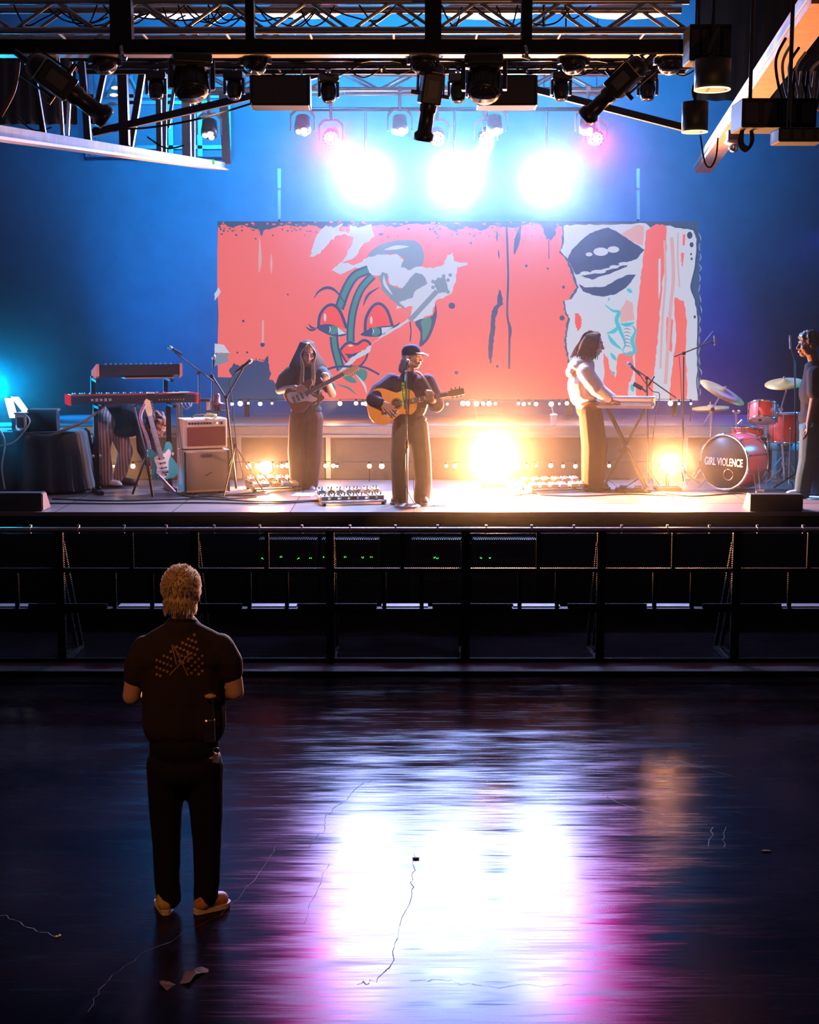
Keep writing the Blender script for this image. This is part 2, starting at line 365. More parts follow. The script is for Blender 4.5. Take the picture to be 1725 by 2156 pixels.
# right-hand white field
shape(c2, [(750, 85), (860, 80), (1000, 78), (1130, 75), (1270, 70), (1320, 110), (1410, 85), (1500, 100), (1580, 115), (1600, 170), (1590, 330), (1565, 480), (1590, 560), (1605, 700), (1600, 900), (1610, 1100), (1608, 1205), (800, 1205), (790, 1000), (780, 900), (765, 830), (770, 770), (790, 680), (770, 650), (755, 565), (800, 555), (845, 480), (800, 350), (775, 300), (730, 250), (750, 190)], WH, 0, 4)
shape(c2, [(1275, 120), (1340, 75), (1405, 82), (1410, 230), (1385, 420), (1370, 600), (1350, 800), (1345, 900), (1330, 1000), (1320, 1200), (1200, 1200), (1205, 900), (1215, 700), (1235, 500), (1245, 400), (1265, 250)], PK, 0, 5)
shape(c2, [(1460, 545), (1520, 570), (1540, 700), (1530, 900), (1540, 1080), (1535, 1200), (1425, 1200), (1440, 1040), (1450, 950), (1470, 800), (1460, 680)], PK, 0, 4)
shape(c2, [(1005, 900), (1030, 930), (1050, 1010), (1080, 1060), (1100, 910), (1190, 890), (1200, 1000), (1175, 1100), (1160, 1200), (1010, 1200)], PK, 0, 5)
shape(c2, [(1110, 140), (1230, 80), (1260, 90), (1255, 215), (1180, 185)], GR, 0, 5)
shape(c2, [(1410, 670), (1450, 690), (1440, 900), (1405, 850)], PK, 0, 4); shape(c2, [(1500, 260), (1520, 262), (1512, 350), (1503, 340)], PK, 0, 3); shape(c2, [(1510, 140), (1528, 142), (1522, 215), (1508, 210)], PK, 0, 2)
shape(c2, [(1355, 300), (1370, 295), (1368, 500), (1355, 560)], WH); shape(c2, [(1100, 640), (1150, 560), (1190, 580), (1200, 690), (1110, 710)], GR, 0, 6)
shape(c2, [(1165, 1090), (1200, 1060), (1215, 1200), (1160, 1200)], WH, 0, 5)
stroke(c2, [(1392, 180), (1400, 420), (1380, 700), (1368, 1000)], 14, GR); stroke(c2, [(1440, 160), (1450, 420), (1430, 640), (1400, 1100)], 22, GR); stroke(c2, [(1480, 130), (1478, 300), (1490, 480)], 10, GR)
shape(c2, [(822, 645), (845, 650), (865, 690), (855, 740), (835, 760), (820, 700)], RD, 0, 4)
# big dark lips
shape(c2, [(772, 300), (800, 240), (850, 190), (915, 135), (1000, 105), (1035, 98), (1090, 125), (1180, 185), (1265, 240), (1215, 300), (1120, 335), (1060, 350), (960, 375), (880, 390), (825, 400)], DB, 0, 2)
shape(c2, [(840, 455), (880, 480), (930, 480), (1000, 478), (1050, 455), (1085, 432), (1160, 400), (1208, 400), (1180, 445), (1150, 480), (1080, 525), (1000, 540), (930, 530), (870, 505)], DB, 0, 2)
shape(c2, [(858, 408), (930, 395), (1040, 368), (1172, 325), (1150, 350), (1050, 392), (985, 410), (930, 432)], DB, 0, 2)
for c, rx, ry in (((910, 270), 22, 13), ((985, 253), 48, 27), ((1065, 239), 38, 21), ((885, 390), 32, 12), ((970, 381), 48, 12), ((1070, 350), 30, 11), ((1135, 330), 38, 11), ((1170, 322), 14, 8)): dot(c2, c, rx, ry, WH)
for p in ([(1010, 592), (1060, 630), (1100, 640), (1085, 690), (1110, 760), (1140, 840), (1120, 890)], [(1022, 775), (1070, 760), (1105, 720)], [(1030, 780), (1060, 830), (1120, 880)], [(1110, 715), (1150, 720), (1200, 705)], [(1180, 720), (1205, 760), (1185, 820), (1200, 890), (1150, 910), (1125, 890)], [(1045, 900), (1085, 950)], [(1150, 490), (1185, 515)], [(1030, 555), (1040, 560)], [(1060, 1020), (1066, 1040)], [(1180, 1100), (1190, 1150)]): stroke(c2, p, 26, CY, True)
for k in range(7): stroke(c2, [(1125, 730 + 22 * k), (1150, 722 + 22 * k), (1180, 734 + 22 * k)], 7, GY, True)
# dark squiggly border down the far edge
stroke(c2, [(1450, 95), (1540, 105), (1590, 125), (1602, 180), (1590, 330), (1565, 440), (1560, 490), (1590, 570), (1608, 640), (1606, 760), (1600, 850), (1612, 960), (1596, 1080), (1612, 1205)], 9, DB)
for k in range(16): stroke(c2, [(1610 + random.uniform(-8, 8), 130 + 66 * k), (1618 + random.uniform(-12, 8), 160 + 66 * k), (1612 + random.uniform(-8, 12), 185 + 66 * k)], 9, GY, True)
for c, r in (((1548, 150), 18), ((1560, 210), 13), ((1560, 300), 7), ((1580, 670), 8), ((1556, 270), 6)): dot(c2, c, r, r * 1.3, DB, 9)
# drips and spots on the pink
stroke(c2, [(380, 90), (390, 400), (384, 640), (398, 760), (396, 1000)], 13, DB); stroke(c2, [(398, 700), (404, 760), (398, 830)], 18, DB, True)
stroke(c2, [(470, 90), (455, 150), (440, 220), (428, 272)], 34, DB, True); stroke(c2, [(320, 120), (318, 190)], 14, DB, True); stroke(c2, [(328, 240), (332, 300)], 10, DB, True)
shape(c2, [(330, 495), (345, 505), (358, 590), (325, 620), (308, 680), (305, 770), (295, 860), (285, 960), (272, 968), (262, 870), (278, 740), (280, 660), (295, 610), (320, 590)], DB, 0, 4)
stroke(c2, [(648, 180), (650, 300)], 6, DB); shape(c2, [(560, 60), (700, 60), (690, 150), (655, 188), (635, 150), (610, 95)], DB, 0, 4)
for c, r in (((505, 345), 9), ((642, 362), 8), ((742, 480), 10), ((733, 677), 17), ((33, 600), 20), ((152, 200), 8), ((60, 1025), 12), ((320, 985), 9)): dot(c2, c, r, r, DB, 9)
for c, r in (((394, 912), 16), ((262, 750), 9), ((222, 966), 7), ((288, 965), 8), ((350, 1010), 5), ((375, 1015), 6), ((395, 1018), 6), ((1690, 645), 22), ((568, 568), 6)): dot(c1, c, r, r, DB, 9)
stroke(c1, [(398, 745), (396, 900)], 14, GR); stroke(c1, [(375, 180), (378, 330), (370, 420)], 22, GR, True); stroke(c1, [(455, 290), (455, 430)], 16, GR, True)
shape(c1, [(165, 1090), (200, 1035), (240, 1060), (320, 1015), (400, 1030), (435, 985), (440, 1070), (455, 1110), (440, 1150), (490, 1190), (500, 1300), (70, 1300), (70, 1140), (190, 1140)], DB, 0, 6)
shape(c1, [(66, 905), (130, 912), (172, 968), (66, 970)], WH, 0, 3); shape(c1, [(66, 972), (170, 970), (150, 1000), (165, 1025), (66, 1060)], GY, 0, 4); shape(c1, [(66, 560), (95, 520), (108, 555), (66, 612)], WH, 0, 3)
# the cartoon-style painted face, in my own line
def band(f, pts, wd):
    stroke(f, pts, wd, DB); stroke(f, pts, wd * 0.55, TE)
shape(c1, [(1110, 310), (1180, 240), (1290, 203), (1400, 195), (1465, 215), (1500, 285), (1492, 360), (1450, 385), (1390, 402), (1340, 382), (1362, 325), (1300, 292), (1200, 298)], GY, 3)
stroke(c1, [(1230, 262), (1310, 246), (1395, 240)], 26, WH, True)
shape(c1, [(830, 95), (880, 112), (948, 80), (918, 132), (985, 148), (1000, 92), (1050, 112), (1140, 85), (1165, 170), (1080, 230), (1050, 285), (1000, 330), (940, 345), (1012, 215), (1020, 180), (960, 152), (890, 172), (830, 240), (790, 290), (720, 310), (742, 230), (770, 160)], WH, 0, 7)
shape(c1, [(940, 345), (1020, 368), (1110, 320), (1200, 296), (1310, 290), (1362, 330), (1342, 382), (1390, 402), (1450, 378), (1560, 390), (1640, 360), (1658, 300), (1700, 280), (1702, 340), (1740, 350), (1800, 352), (1800, 366), (1730, 380), (1720, 460), (1700, 520), (1690, 560), (1580, 612), (1560, 700), (1440, 752), (1400, 735), (1425, 650), (1310, 668), (1330, 622), (1425, 585), (1445, 540), (1350, 525), (1270, 500), (1250, 430), (1190, 440), (1125, 430), (1080, 535), (1068, 520), (1110, 440), (1060, 392), (1020, 388), (930, 432), (870, 400)], WH, 0, 7)
band(c1, [(1120, 400), (1030, 440), (970, 530), (920, 665)], 66)
band(c1, [(1150, 440), (1070, 530), (1020, 660), (1000, 790), (998, 890)], 56)
shape(c1, [(1190, 450), (1215, 415), (1250, 425), (1255, 460), (1240, 485), (1300, 520), (1350, 528), (1380, 490), (1440, 420), (1490, 430), (1525, 490), (1440, 545), (1425, 590), (1330, 622), (1405, 690), (1330, 650), (1270, 600), (1215, 540)], GY, 0, 4)
stroke(c1, [(1225, 440), (1235, 500), (1285, 570)], 20, WH, True)
stroke(c1, [(1405, 745), (1590, 545)], 34, GY)
shape(c1, [(1560, 480), (1615, 455), (1640, 440), (1672, 545), (1610, 560), (1588, 540)], GY, 0, 3)
for c in ((1562, 480), (1600, 465), (1635, 442), (1680, 436), (1665, 470), (1562, 520), (1665, 552), (1640, 545)): dot(c1, c, 13, 13, GY, 9)
shape(c1, [(1440, 752), (1560, 712), (1578, 625), (1588, 720), (1545, 850), (1500, 910), (1468, 920), (1476, 830)], DB, 3); shape(c1, [(1480, 750), (1545, 722), (1545, 800), (1495, 890), (1490, 810)], TE, 3)
stroke(c1, [(1405, 755), (1412, 820), (1405, 890)], 9, DB)
stroke(c1, [(748, 595), (785, 545), (845, 522), (905, 552), (968, 642)], 20, DB, True); stroke(c1, [(1085, 648), (1120, 570), (1195, 520)], 18, DB, True)
for lid in ([(780, 788), (790, 710), (835, 650), (885, 642), (930, 690), (972, 800)], [(1098, 822), (1105, 730), (1150, 650), (1200, 632), (1250, 680), (1285, 785)]):
    shape(c1, lid, RD); stroke(c1, lid, 20, DB)
dot(c1, (824, 725), 9, 28, WH); dot(c1, (1140, 745), 9, 28, WH)
for al, ir, pu, wt in (([(765, 795), (830, 770), (900, 785), (972, 838), (920, 855), (850, 845)], (880, 812), (845, 808), [(910, 790), (968, 835), (915, 845)]), ([(1065, 845), (1130, 805), (1200, 788), (1310, 782), (1240, 835), (1170, 858)], (1165, 822), (1140, 820), [(1210, 795), (1290, 788), (1215, 842)])):
    shape(c1, al, DB, 3); dot(c1, ir, 38, 30, TE); dot(c1, pu, 20, 26, DB); shape(c1, wt, WH); stroke(c1, [(pu[0] + 8, pu[1] - 22), (pu[0] + 16, pu[1]), (pu[0] + 6, pu[1] + 20)], 8, WH, True)
for l in ([(770, 800), (735, 795), (712, 768)], [(768, 806), (728, 812), (692, 788)], [(1285, 785), (1315, 780), (1335, 758)], [(1290, 795), (1320, 795), (1338, 776)]): stroke(c1, l, 14, DB, True)
band(c1, [(885, 855), (895, 940), (935, 1085)], 58)
shape(c1, [(930, 948), (965, 910), (1000, 900), (1045, 912), (1090, 892), (1125, 915), (1108, 960), (1095, 1005), (1060, 1050), (1005, 1045), (960, 1000)], RD, 3)
stroke(c1, [(928, 950), (965, 908), (1000, 896), (1042, 908), (1085, 882), (1118, 890), (1138, 915)], 18, DB)
shape(c1, [(958, 972), (1010, 975), (1090, 950), (1040, 985), (985, 1005), (975, 985)], DB); stroke(c1, [(928, 955), (965, 1020), (1010, 1058), (1065, 1055), (1105, 1005), (1115, 965)], 14, DB)
dot(c1, (1000, 918), 16, 7, WH)
shape(c1, [(1225, 855), (1150, 905), (1130, 960), (1060, 1000), (1010, 1040), (960, 1080), (920, 1095), (1000, 1005), (1070, 960), (1110, 930), (1170, 885), (1240, 825), (1390, 735), (1400, 750)], WH, 0, 5)
stroke(c1, [(830, 1085), (900, 1062), (1000, 1060), (1090, 1065), (1150, 1090), (1195, 1115)], 15, DB)
shape(c1, [(1000, 1072), (1100, 1082), (1112, 1130), (1080, 1165), (1030, 1120)], TE, 3); shape(c1, [(935, 1120), (1010, 1130), (1040, 1170), (985, 1165)], TE, 3)
stroke(c1, [(905, 1182), (980, 1205), (1045, 1255)], 14, TE, True); stroke(c1, [(1030, 1110), (1090, 1180), (1110, 1245)], 16, WH, True)
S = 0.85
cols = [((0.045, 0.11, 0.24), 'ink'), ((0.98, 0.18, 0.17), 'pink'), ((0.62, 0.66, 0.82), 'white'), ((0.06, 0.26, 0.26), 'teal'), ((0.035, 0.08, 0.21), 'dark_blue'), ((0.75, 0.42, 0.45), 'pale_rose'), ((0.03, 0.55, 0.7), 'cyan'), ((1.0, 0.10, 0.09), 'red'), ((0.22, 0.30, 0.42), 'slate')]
bdrop = bd.build('screen_panel', [E('screen_' + nm, c, S, False) for c, nm in cols])  # light on the backdrop is put into its artwork colours as emission
bdrop.name = 'glowing_backdrop'
tag(bdrop, 'wide pink backdrop, glow put into its colours, with a painted face, big dark lips and paint drips', 'backdrop', kind='thing')
fr = MB()
A, B_, Cc, D_ = at(461, 469, BY + 0.03), at(1469, 469, BY + 0.03), at(1469, 842, BY + 0.03), at(461, 842, BY + 0.03)
for p, q in ((A, B_), (B_, Cc), (Cc, D_), (D_, A)): fr.bar(p, q, 0.03, 0.03)
WM[bdrop.name] = Matrix.Identity(4)
fr.build('screen_frame', DKM, bdrop)
for px in (520, 860, 1200, 1420):
    p = at(px, 847, BY + 0.1); MB().bar((p.x, p.y, p.z + .05), (p.x, p.y, RZ), 0.06).build('support_leg', DKM, bdrop)
# ================================================================== CROWD BARRIER AND PIT
def perforated(name, col, pitch, thr):
    m = bpy.data.materials.new(name); m.use_nodes = True; nt = m.node_tree; N, L = nt.nodes, nt.links
    b = N['Principled BSDF']; b.inputs['Base Color'].default_value = (*col, 1); b.inputs['Roughness'].default_value = 0.4; b.inputs['Metallic'].default_value = 0.5
    tc = N.new('ShaderNodeTexCoord'); sp = N.new('ShaderNodeSeparateXYZ'); L.new(tc.outputs['Object'], sp.inputs[0])
    def wave(o):
        a = N.new('ShaderNodeMath'); a.operation = 'MULTIPLY'; a.inputs[1].default_value = math.pi / pitch; L.new(o, a.inputs[0])
        s = N.new('ShaderNodeMath'); s.operation = 'SINE'; L.new(a.outputs[0], s.inputs[0]); return s.outputs[0]
    p = N.new('ShaderNodeMath'); p.operation = 'MULTIPLY'; L.new(wave(sp.outputs[0]), p.inputs[0]); L.new(wave(sp.outputs[2]), p.inputs[1])
    g = N.new('ShaderNodeMath'); g.operation = 'GREATER_THAN'; g.inputs[1].default_value = thr; L.new(p.outputs[0], g.inputs[0])
    t = N.new('ShaderNodeBsdfTransparent'); mx = N.new('ShaderNodeMixShader')
    L.new(g.outputs[0], mx.inputs[0]); L.new(b.outputs[0], mx.inputs[1]); L.new(t.outputs[0], mx.inputs[2])
    L.new(mx.outputs[0], N['Material Output'].inputs['Surface']); return m
PERF = perforated('perforated_sheet', (0.03, 0.03, 0.032), 0.0095, 0.16)
TREAD = M('tread_plate', (0.11, 0.08, 0.08), 0.5, 0.4, 0.5, 60, 0.5, stretch=(6, 1, 1))
BRAIL = M('worn_barrier_rail', (0.30, 0.29, 0.29), 0.35, 0.8)
BARY = 12.35
BW = at(1266, 1250, BARY).x - at(980, 1250, BARY).x
def barrier():
    t = thing('crowd_barrier', 'x', 'barrier', (0, 0, 0), 'crowd barrier panels along the stage front')
    W = BW - 0.001; h = W / 2; f = MB()
    for s in (-1, 1): f.box((s * (h - 0.02), 0.0, 0.61), (0.04, 0.05, 1.2))
    for z in (0.86, 0.50, 0.05): f.box((0, -0.005, z), (W, 0.045, 0.035))
    f.box((-h * 0.64, 0, 0.535), (h * 0.66, 0.012, 0.045)); f.box((h * 0.74, 0, 0.535), (h * 0.46, 0.012, 0.045))
    f.box((-0.12, 0.0, 0.68), (0.035, 0.03, 0.34)); f.box((0.21, 0, 0.68), (0.035, 0.03, 0.34)); f.box((0.04, 0, 1.03), (0.035, 0.03, 0.34))
    f.build('frame', BLK, t)
    r = MB().cyl((-W / 2, 0, 1.215), (W / 2, 0, 1.215), 0.024, n=14); r.build('top_rail', BRAIL, t)
    for x in (-0.42, -0.02, 0.35):
        MB().torus((x, 0, 1.215), (1, 0, 0), 0.028, 0.006, 12, 6).box((x, 0, 1.25), (0.02, 0.02, 0.02)).build('clip', STEEL, t)
    MB().box((0, 0.0, 1.03), (W - 0.08, 0.003, 0.31)).build('mesh_panel', PERF, t)
    MB().box((0, 0.0, 0.70), (W - 0.08, 0.003, 0.28)).build('mesh_panel', PERF, t)
    MB().box((0, 0.0, 0.275), (W - 0.08, 0.003, 0.42)).build('mesh_panel', perforated('fine_perforated_sheet', (0.02, 0.02, 0.022), 0.0085, 0.3), t)
    MB().box((0, -0.20, 0.02), (W, 0.34, 0.025)).build('foot_plate', TREAD, t)
    MB().box((0, -0.375, 0.02), (W, 0.02, 0.04)).build('kerb', BLK, t)
    st = MB().box((0.06, 0.34, 0.47), (0.42, 0.14, 0.02)); st.build('rear_step', TREAD, t)
    for s in (-1, 1): MB().bar((s * (h - 0.03), 0.02, 1.1), (s * (h - 0.03), 0.62, 0.05), 0.03, 0.04).bar((s * (h - 0.03), 0.02, 0.03), (s * (h - 0.03), 0.65, 0.03), 0.03, 0.04).build('brace', BLK, t)
    MB().box((0, 0.36, 0.435), (W - 0.04, 0.04, 0.04)).build('step_bearer', BLK, t)
    return t
bar0 = barrier()
for i, (px, lb) in enumerate(((-14, 'black crowd barrier panel cut off by the photo edge beyond the watching man'), (270, 'black crowd barrier panel partly hidden behind the man in the black T-shirt'),
        (554, 'black crowd barrier panel just past the shoulder of the man watching'), (838, 'black crowd barrier panel below the singer with the acoustic guitar'),
        (1123, 'black crowd barrier panel below the brightest orange floor light'), (1407, 'black crowd barrier panel below the silver keyboard and the second floor light'),
        (1691, 'black crowd barrier panel below the drum kit and black wedge'))):
    b = bar0 if i == 0 else dup(bar0)
    b['label'] = lb; b.location = (at(px, 1250, BARY).x, BARY, 0.0)
GLED = E('green_led', (0.05, 1.0, 0.08), 5, False)
def rack(px0, px1, leds, label):
    Y = 14.28; a, b = at(px0, 1200, Y).x, at(px1, 1200, Y).x
    t = thing('amplifier_rack', label, 'amplifier rack', ((a + b) / 2, Y, 0), 'amplifier racks under the stage edge')
    MB().box(((a + b) / 2, Y + 0.15, 0.42), (b - a, 0.3, 0.84)).build('case', BLKP, t, bevel=0.01)
    f = MB()
    for k in range(4): f.box(((a + b) / 2, Y - 0.008, 0.15 + 0.19 * k), (b - a - 0.06, 0.016, 0.15))
    f.build('front_panel', BLK, t)
    for px in leds:
        p = at(px, 1174 + random.uniform(-2, 2), Y - 0.02); MB().box(p, (0.022, 0.006, 0.012)).build('indicator', GLED, t)
rack(545, 668, [553, 592, 628, 654], 'black amplifier rack with four spaced green lights behind the barrier')
rack(676, 800, [682, 690, 701, 727, 764, 782], 'black amplifier rack with a close cluster of green lights behind the barrier')
rack(865, 985, [915, 921], 'black amplifier rack with a lone green light, below the singer')
rack(995, 1130, [1013, 1032], 'black amplifier rack with two faint green lights, below the orange floor light')
# ================================================================== RIGGING
LAMPW = E('warm_lens', (1.0, 0.62, 0.30), 5.0, False)
WHL = E('blinder_lens', (0.85, 0.92, 1.0), 60, False)
ORL = E('orange_lens', (1.0, 0.65, 0.25), 25, False)
RIGM = M('rigging_tube', (0.10, 0.09, 0.09), 0.35, 0.6); TRALU = M('truss_aluminium', (0.38, 0.37, 0.37), 0.32, 0.85)
def truss(name, label, pxa, pxb, ytop, ybot, Y, dep, r, pitch, mat, br):
    zt, zb = at(862, ytop, Y).z, at(862, ybot, Y).z; xa, xb = at(pxa, ybot, Y).x, at(pxb, ybot, Y).x
    t = thing(name, label, 'truss', ((xa + xb) / 2, Y, zb))
    for y in (Y, Y + dep):
        for z in (zt, zb): MB().cyl((xa, y, z), (xb, y, z), r, n=10).build('chord', mat, t)
    n = max(2, int((xb - xa) / pitch)); k = 0
    for y in (Y, Y + dep):
        for i in range(n):
            x0, x1 = xa + (xb - xa) * i / n, xa + (xb - xa) * (i + 1) / n; z0, z1 = (zb, zt) if i % 2 else (zt, zb)
            if k < 60: MB().cyl((x0, y, z0), (x1, y, z1), br, n=8).build('lattice_brace', mat, t); k += 1
    for i in range(0, n + 1, 2):
        x = xa + (xb - xa) * i / n
        if k < 90: MB().cyl((x, Y, zb), (x, Y + dep, zb), br, n=8).build('cross_tube', mat, t); k += 1
    for f in (0.22, 0.8): MB().cyl((xa + (xb - xa) * f, Y + dep / 2, zb), (xa + (xb - xa) * f, Y + dep / 2, 8.04), 0.008, n=6).build('hoist_wire', DKM, t)
    return t
truss('lighting_truss', 'dark lattice truss running across the top of the picture', -60, 1450, 2, 64, 10.6, 0.30, 0.026, 0.30, TRALU, 0.013)
# heavy dark beam below it with hanging posts
Yb = 10.35; za, zb = at(862, 86, Yb).z, at(862, 114, Yb).z; xa, xb = at(-60, 100, Yb).x, at(1446, 100, Yb).x
t = thing('rigging_beam', 'long black rectangular steel beam hung below the lattice truss', 'beam', (0, Yb, zb))
MB().box(((xa + xb) / 2, Yb, (za + zb) / 2), (xb - xa, 0.12, za - zb)).build('beam_body', BLK, t, bevel=0.004)
MB().box(((xa + xb) / 2, Yb, zb - 0.008), (xb - xa, 0.135, 0.012)).build('flange', M('scuffed_steel', (0.35, 0.28, 0.22), 0.4, 0.7), t)
for px, w in ((258, 0.15), (528, 0.06), (912, 0.115), (1108, 0.075)):
    x = at(px, 60, Yb).x; MB().box((x, Yb - 0.02, (at(0, -20, Yb).z + zb) / 2), (w, 0.1, at(0, -20, Yb).z - zb + 0.01)).build('hanger_post', BLK, t)
for px in (258, 1108):
    p = at(px, 108, Yb - 0.09); MB().torus(p, (1, 0, 0.2), 0.035, 0.012, 14, 8).cyl(p + V((-.03, 0, -.03)), p + V((.03, 0, -.05)), 0.012).build('clamp', STEEL, t)
truss('mid_truss', 'dark narrow truss holding the small moving heads above the stage', 150, 1455, 124, 140, 12.3, 0.25, 0.022, 0.4, M('black_truss', (0.05, 0.05, 0.055), 0.4, 0.5), 0.010)
truss('rear_truss', 'pale blue-lit lattice truss high at the back of the stage', 420, 1330, 148, 188, 17.2, 0.3, 0.025, 0.42, TRALU, 0.014)
# ---- fixtures, each built round its own hook point at the origin (hanging down -z, lens towards -z unless tilted)
BIGM = M('fixture_black', (0.022, 0.022, 0.026), 0.33); LENS = M('dark_lens', (0.03, 0.03, 0.05), 0.08, 0, 0.05, spec=0.9)
def big_head():
    t = thing('moving_head', 'x', 'moving head light', (0, 0, 0), 'large moving heads on the beam')
    MB().box((0, 0, -0.03), (0.27, 0.2, 0.06)).build('base', BIGM, t, bevel=0.01)
    y = MB()
    for s in (-1, 1): y.box((s * 0.145, 0, -0.13), (0.03, 0.09, 0.2))
    y.box((0, 0, -0.065), (0.31, 0.1, 0.03)); y.build('yoke', BIGM, t, bevel=0.006)
    h = MB().lathe([(0.02, 0.14), (0.09, 0.135), (0.118, 0.08), (0.122, 0.0), (0.115, -0.08), (0.105, -0.10), (0.02, -0.10)], (0, 0.02, -0.18), (0, 0.5, 0.85), 24)
    for k in range(14):
        a = 2 * math.pi * k / 14; x, yv, d = frame_of((0, 0.5, 0.85)); q = V((0, 0.02, -0.18)) + (x * math.cos(a) + yv * math.sin(a)) * 0.12
        h.bar(q + d * 0.06, q - d * 0.08, 0.008, 0.012)
    hd = h.build('head', BIGM, t)
    MB().lathe([(0.0005, -0.104), (0.085, -0.106), (0.088, -0.10)], (0, 0.02, -0.18), (0, 0.5, 0.85), 20).build('lens', LENS, hd)
    return t
def small_head():
    t = thing('moving_head', 'x', 'moving head light', (0, 0, 0), 'small moving heads on the dark truss')
    MB().cyl((0, 0, 0.03), (0, 0, -0.05), 0.014).box((0, 0, 0.0), (0.04, 0.05, 0.05)).build('clamp', STEEL, t)
    MB().box((0, 0, -0.075), (0.165, 0.14, 0.06)).build('base', BIGM, t, bevel=0.008)
    y = MB()
    for s in (-1, 1): y.box((s * 0.078, 0, -0.165), (0.022, 0.06, 0.13))
    y.box((0, 0, -0.108), (0.17, 0.07, 0.02)); y.build('yoke', BIGM, t, bevel=0.005)
    hd = MB().lathe([(0.02, 0.07), (0.058, 0.06), (0.066, 0.0), (0.056, -0.07), (0.05, -0.085), (0.01, -0.085)], (0, 0, -0.18), (0, 0.25, 1), 20).build('head', BIGM, t)
    MB().lathe([(0.0005, -0.088), (0.042, -0.09), (0.046, -0.085)], (0, 0, -0.18), (0, 0.25, 1), 16).build('lens', LENS, hd)
    return t
def hang(t, px, py, Y, label, rz=0, rot=None):
    t['label'] = label; t.location = at(px, py, Y); t.rotation_euler = rot if rot else (0, 0, rz); return t
bh = big_head()
hang(bh, 402, 117, 10.25, 'big round moving head light below the beam, above the empty blue side of the stage', 0.3)
hang(dup(bh), 1020, 119, 10.25, 'big finned moving head light below the beam, in front of a square black speaker', -0.1)
for px, lb, rz in ((84, 'black round moving head tucked under the beam at its dark end', 0.2), (220, 'black round moving head tucked under the beam beside the spotlight with a pale base', 0.5), (537, 'black round moving head tucked under the beam above the square speaker', -0.4), (891, 'black round moving head tucked under the beam above the drooping spotlight', 0.1), (1208, 'black round moving head tucked under the beam beside the tilted spotlight', 0.3), (1412, 'black round moving head tucked under the beam next to the tall black can light', 0.0)):
    d = dup(bh); d.scale = (0.72,) * 3; hang(d, px, 86, 10.45, lb, rz)
sh = small_head()
for i, (px, py, lb, rz) in enumerate(((328, 140, 'small moving head on the dark truss beside the round moving head', 0.1), (493, 140, 'small moving head on the dark truss beside a square speaker, near the slanted strut', -0.1), (691, 146, 'small moving head on the dark truss between square speaker and drooping spotlight', 0.2),
        (965, 146, 'small moving head on the dark truss between drooping spotlight and finned moving head', 0.0), (1182, 142, 'small moving head on the dark truss just past the second square speaker', 0.1), (1365, 142, 'small moving head on the dark truss past the tilted spotlight', -0.2))):
    hang(sh if i == 0 else dup(sh), px, py, 12.35, lb, rz)
def profile_spot():                                # barrel along -z from the yoke pivot
    t = thing('profile_spotlight', 'x', 'spotlight', (0, 0, 0), 'profile spotlights')
    b = MB().box((0, 0, 0.06), (0.15, 0.16, 0.22)); b.lathe([(0.02, 0.25), (0.06, 0.24), (0.078, 0.20), (0.078, 0.14)], (0, 0, 0), (0, 0, 1), 16)
    b.build('body', BIGM, t, bevel=0.012)
    MB().box((0, -0.082, 0.06), (0.075, 0.008, 0.12)).build('side_panel', M('grey_panel', (0.10, 0.10, 0.11), 0.4), t)
    bl = MB().lathe([(0.06, -0.04), (0.062, -0.10), (0.052, -0.11), (0.052, -0.24), (0.072, -0.26), (0.072, -0.31), (0.06, -0.31)], (0, 0, 0), (0, 0, 1), 18).build('barrel', BIGM, t)
    MB().lathe([(0.0005, -0.312), (0.058, -0.313)], (0, 0, 0), (0, 0, 1), 16).build('lens', LENS, bl)
    y = MB()
    for s in (-1, 1): y.bar((s * 0.095, 0, 0.02), (s * 0.095, 0.12, 0.24), 0.012, 0.04)
    y.bar((-0.1, 0.12, 0.24), (0.1, 0.12, 0.24), 0.04, 0.012); y.cyl((0, 0.12, 0.24), (0, 0.14, 0.34), 0.018); y.build('yoke', DKM, t)
    for s in (-1, 1): MB().cyl((s * 0.08, 0, 0.02), (s * 0.14, 0, 0.02), 0.016, n=10).build('knob', BLKP, t)
    MB().box((0, 0, 0.175), (0.152, 0.162, 0.006)).build('end_plate', M('pale_plate', (0.5, 0.45, 0.42), 0.5), t)
    return t
ps = profile_spot()
hang(ps, 905, 205, 10.6, 'drooping black profile spotlight hanging in front of the white glare', rot=(0.18, 0.12, 0.2))
d = dup(ps); hang(d, 135, 182, 9.9, 'black profile spotlight with a pale side panel, leaning over the slanted ledge', rot=(0.2, -0.95, 0.15)); d.scale = (1.12,) * 3
hang(dup(ps), 1300, 182, 10.3, 'tilted black profile spotlight pointing down beside the tall can light', rot=(0.25, 0.85, -0.2))
# square flown speakers
def flown():
    t = thing('flown_speaker', 'x', 'speaker', (0, 0, 0), 'square speakers hung over the stage')
    MB().box((0, 0.15, -0.13), (0.48, 0.3, 0.25)).build('cabinet', M('speaker_black', (0.025, 0.025, 0.03), 0.7, spec=0.15, bump=0.1, scale=200), t, bevel=0.008)
    for s in (-1, 1): MB().box((s * 0.246, 0.15, -0.13), (0.012, 0.29, 0.24)).build('side_plate', DKM, t)
    for s in (-1, 1): MB().tube([(s * 0.18, 0.15, 0), (s * 0.17, 0.14, 0.08), (s * 0.15, 0.14, 0.1)], 0.008).build('shackle', STEEL, t)
    MB().box((0, -0.004, -0.13), (0.45, 0.008, 0.22)).build('grille', M('speaker_grille', (0.03, 0.03, 0.035), 0.7), t)
    return t
fs = flown()
hang(fs, 589, 156, 12.25, 'square black speaker hung above the face on the backdrop', 0.02); hang(dup(fs), 1069, 156, 12.25, 'square black speaker hung behind the finned moving head light', -0.02)
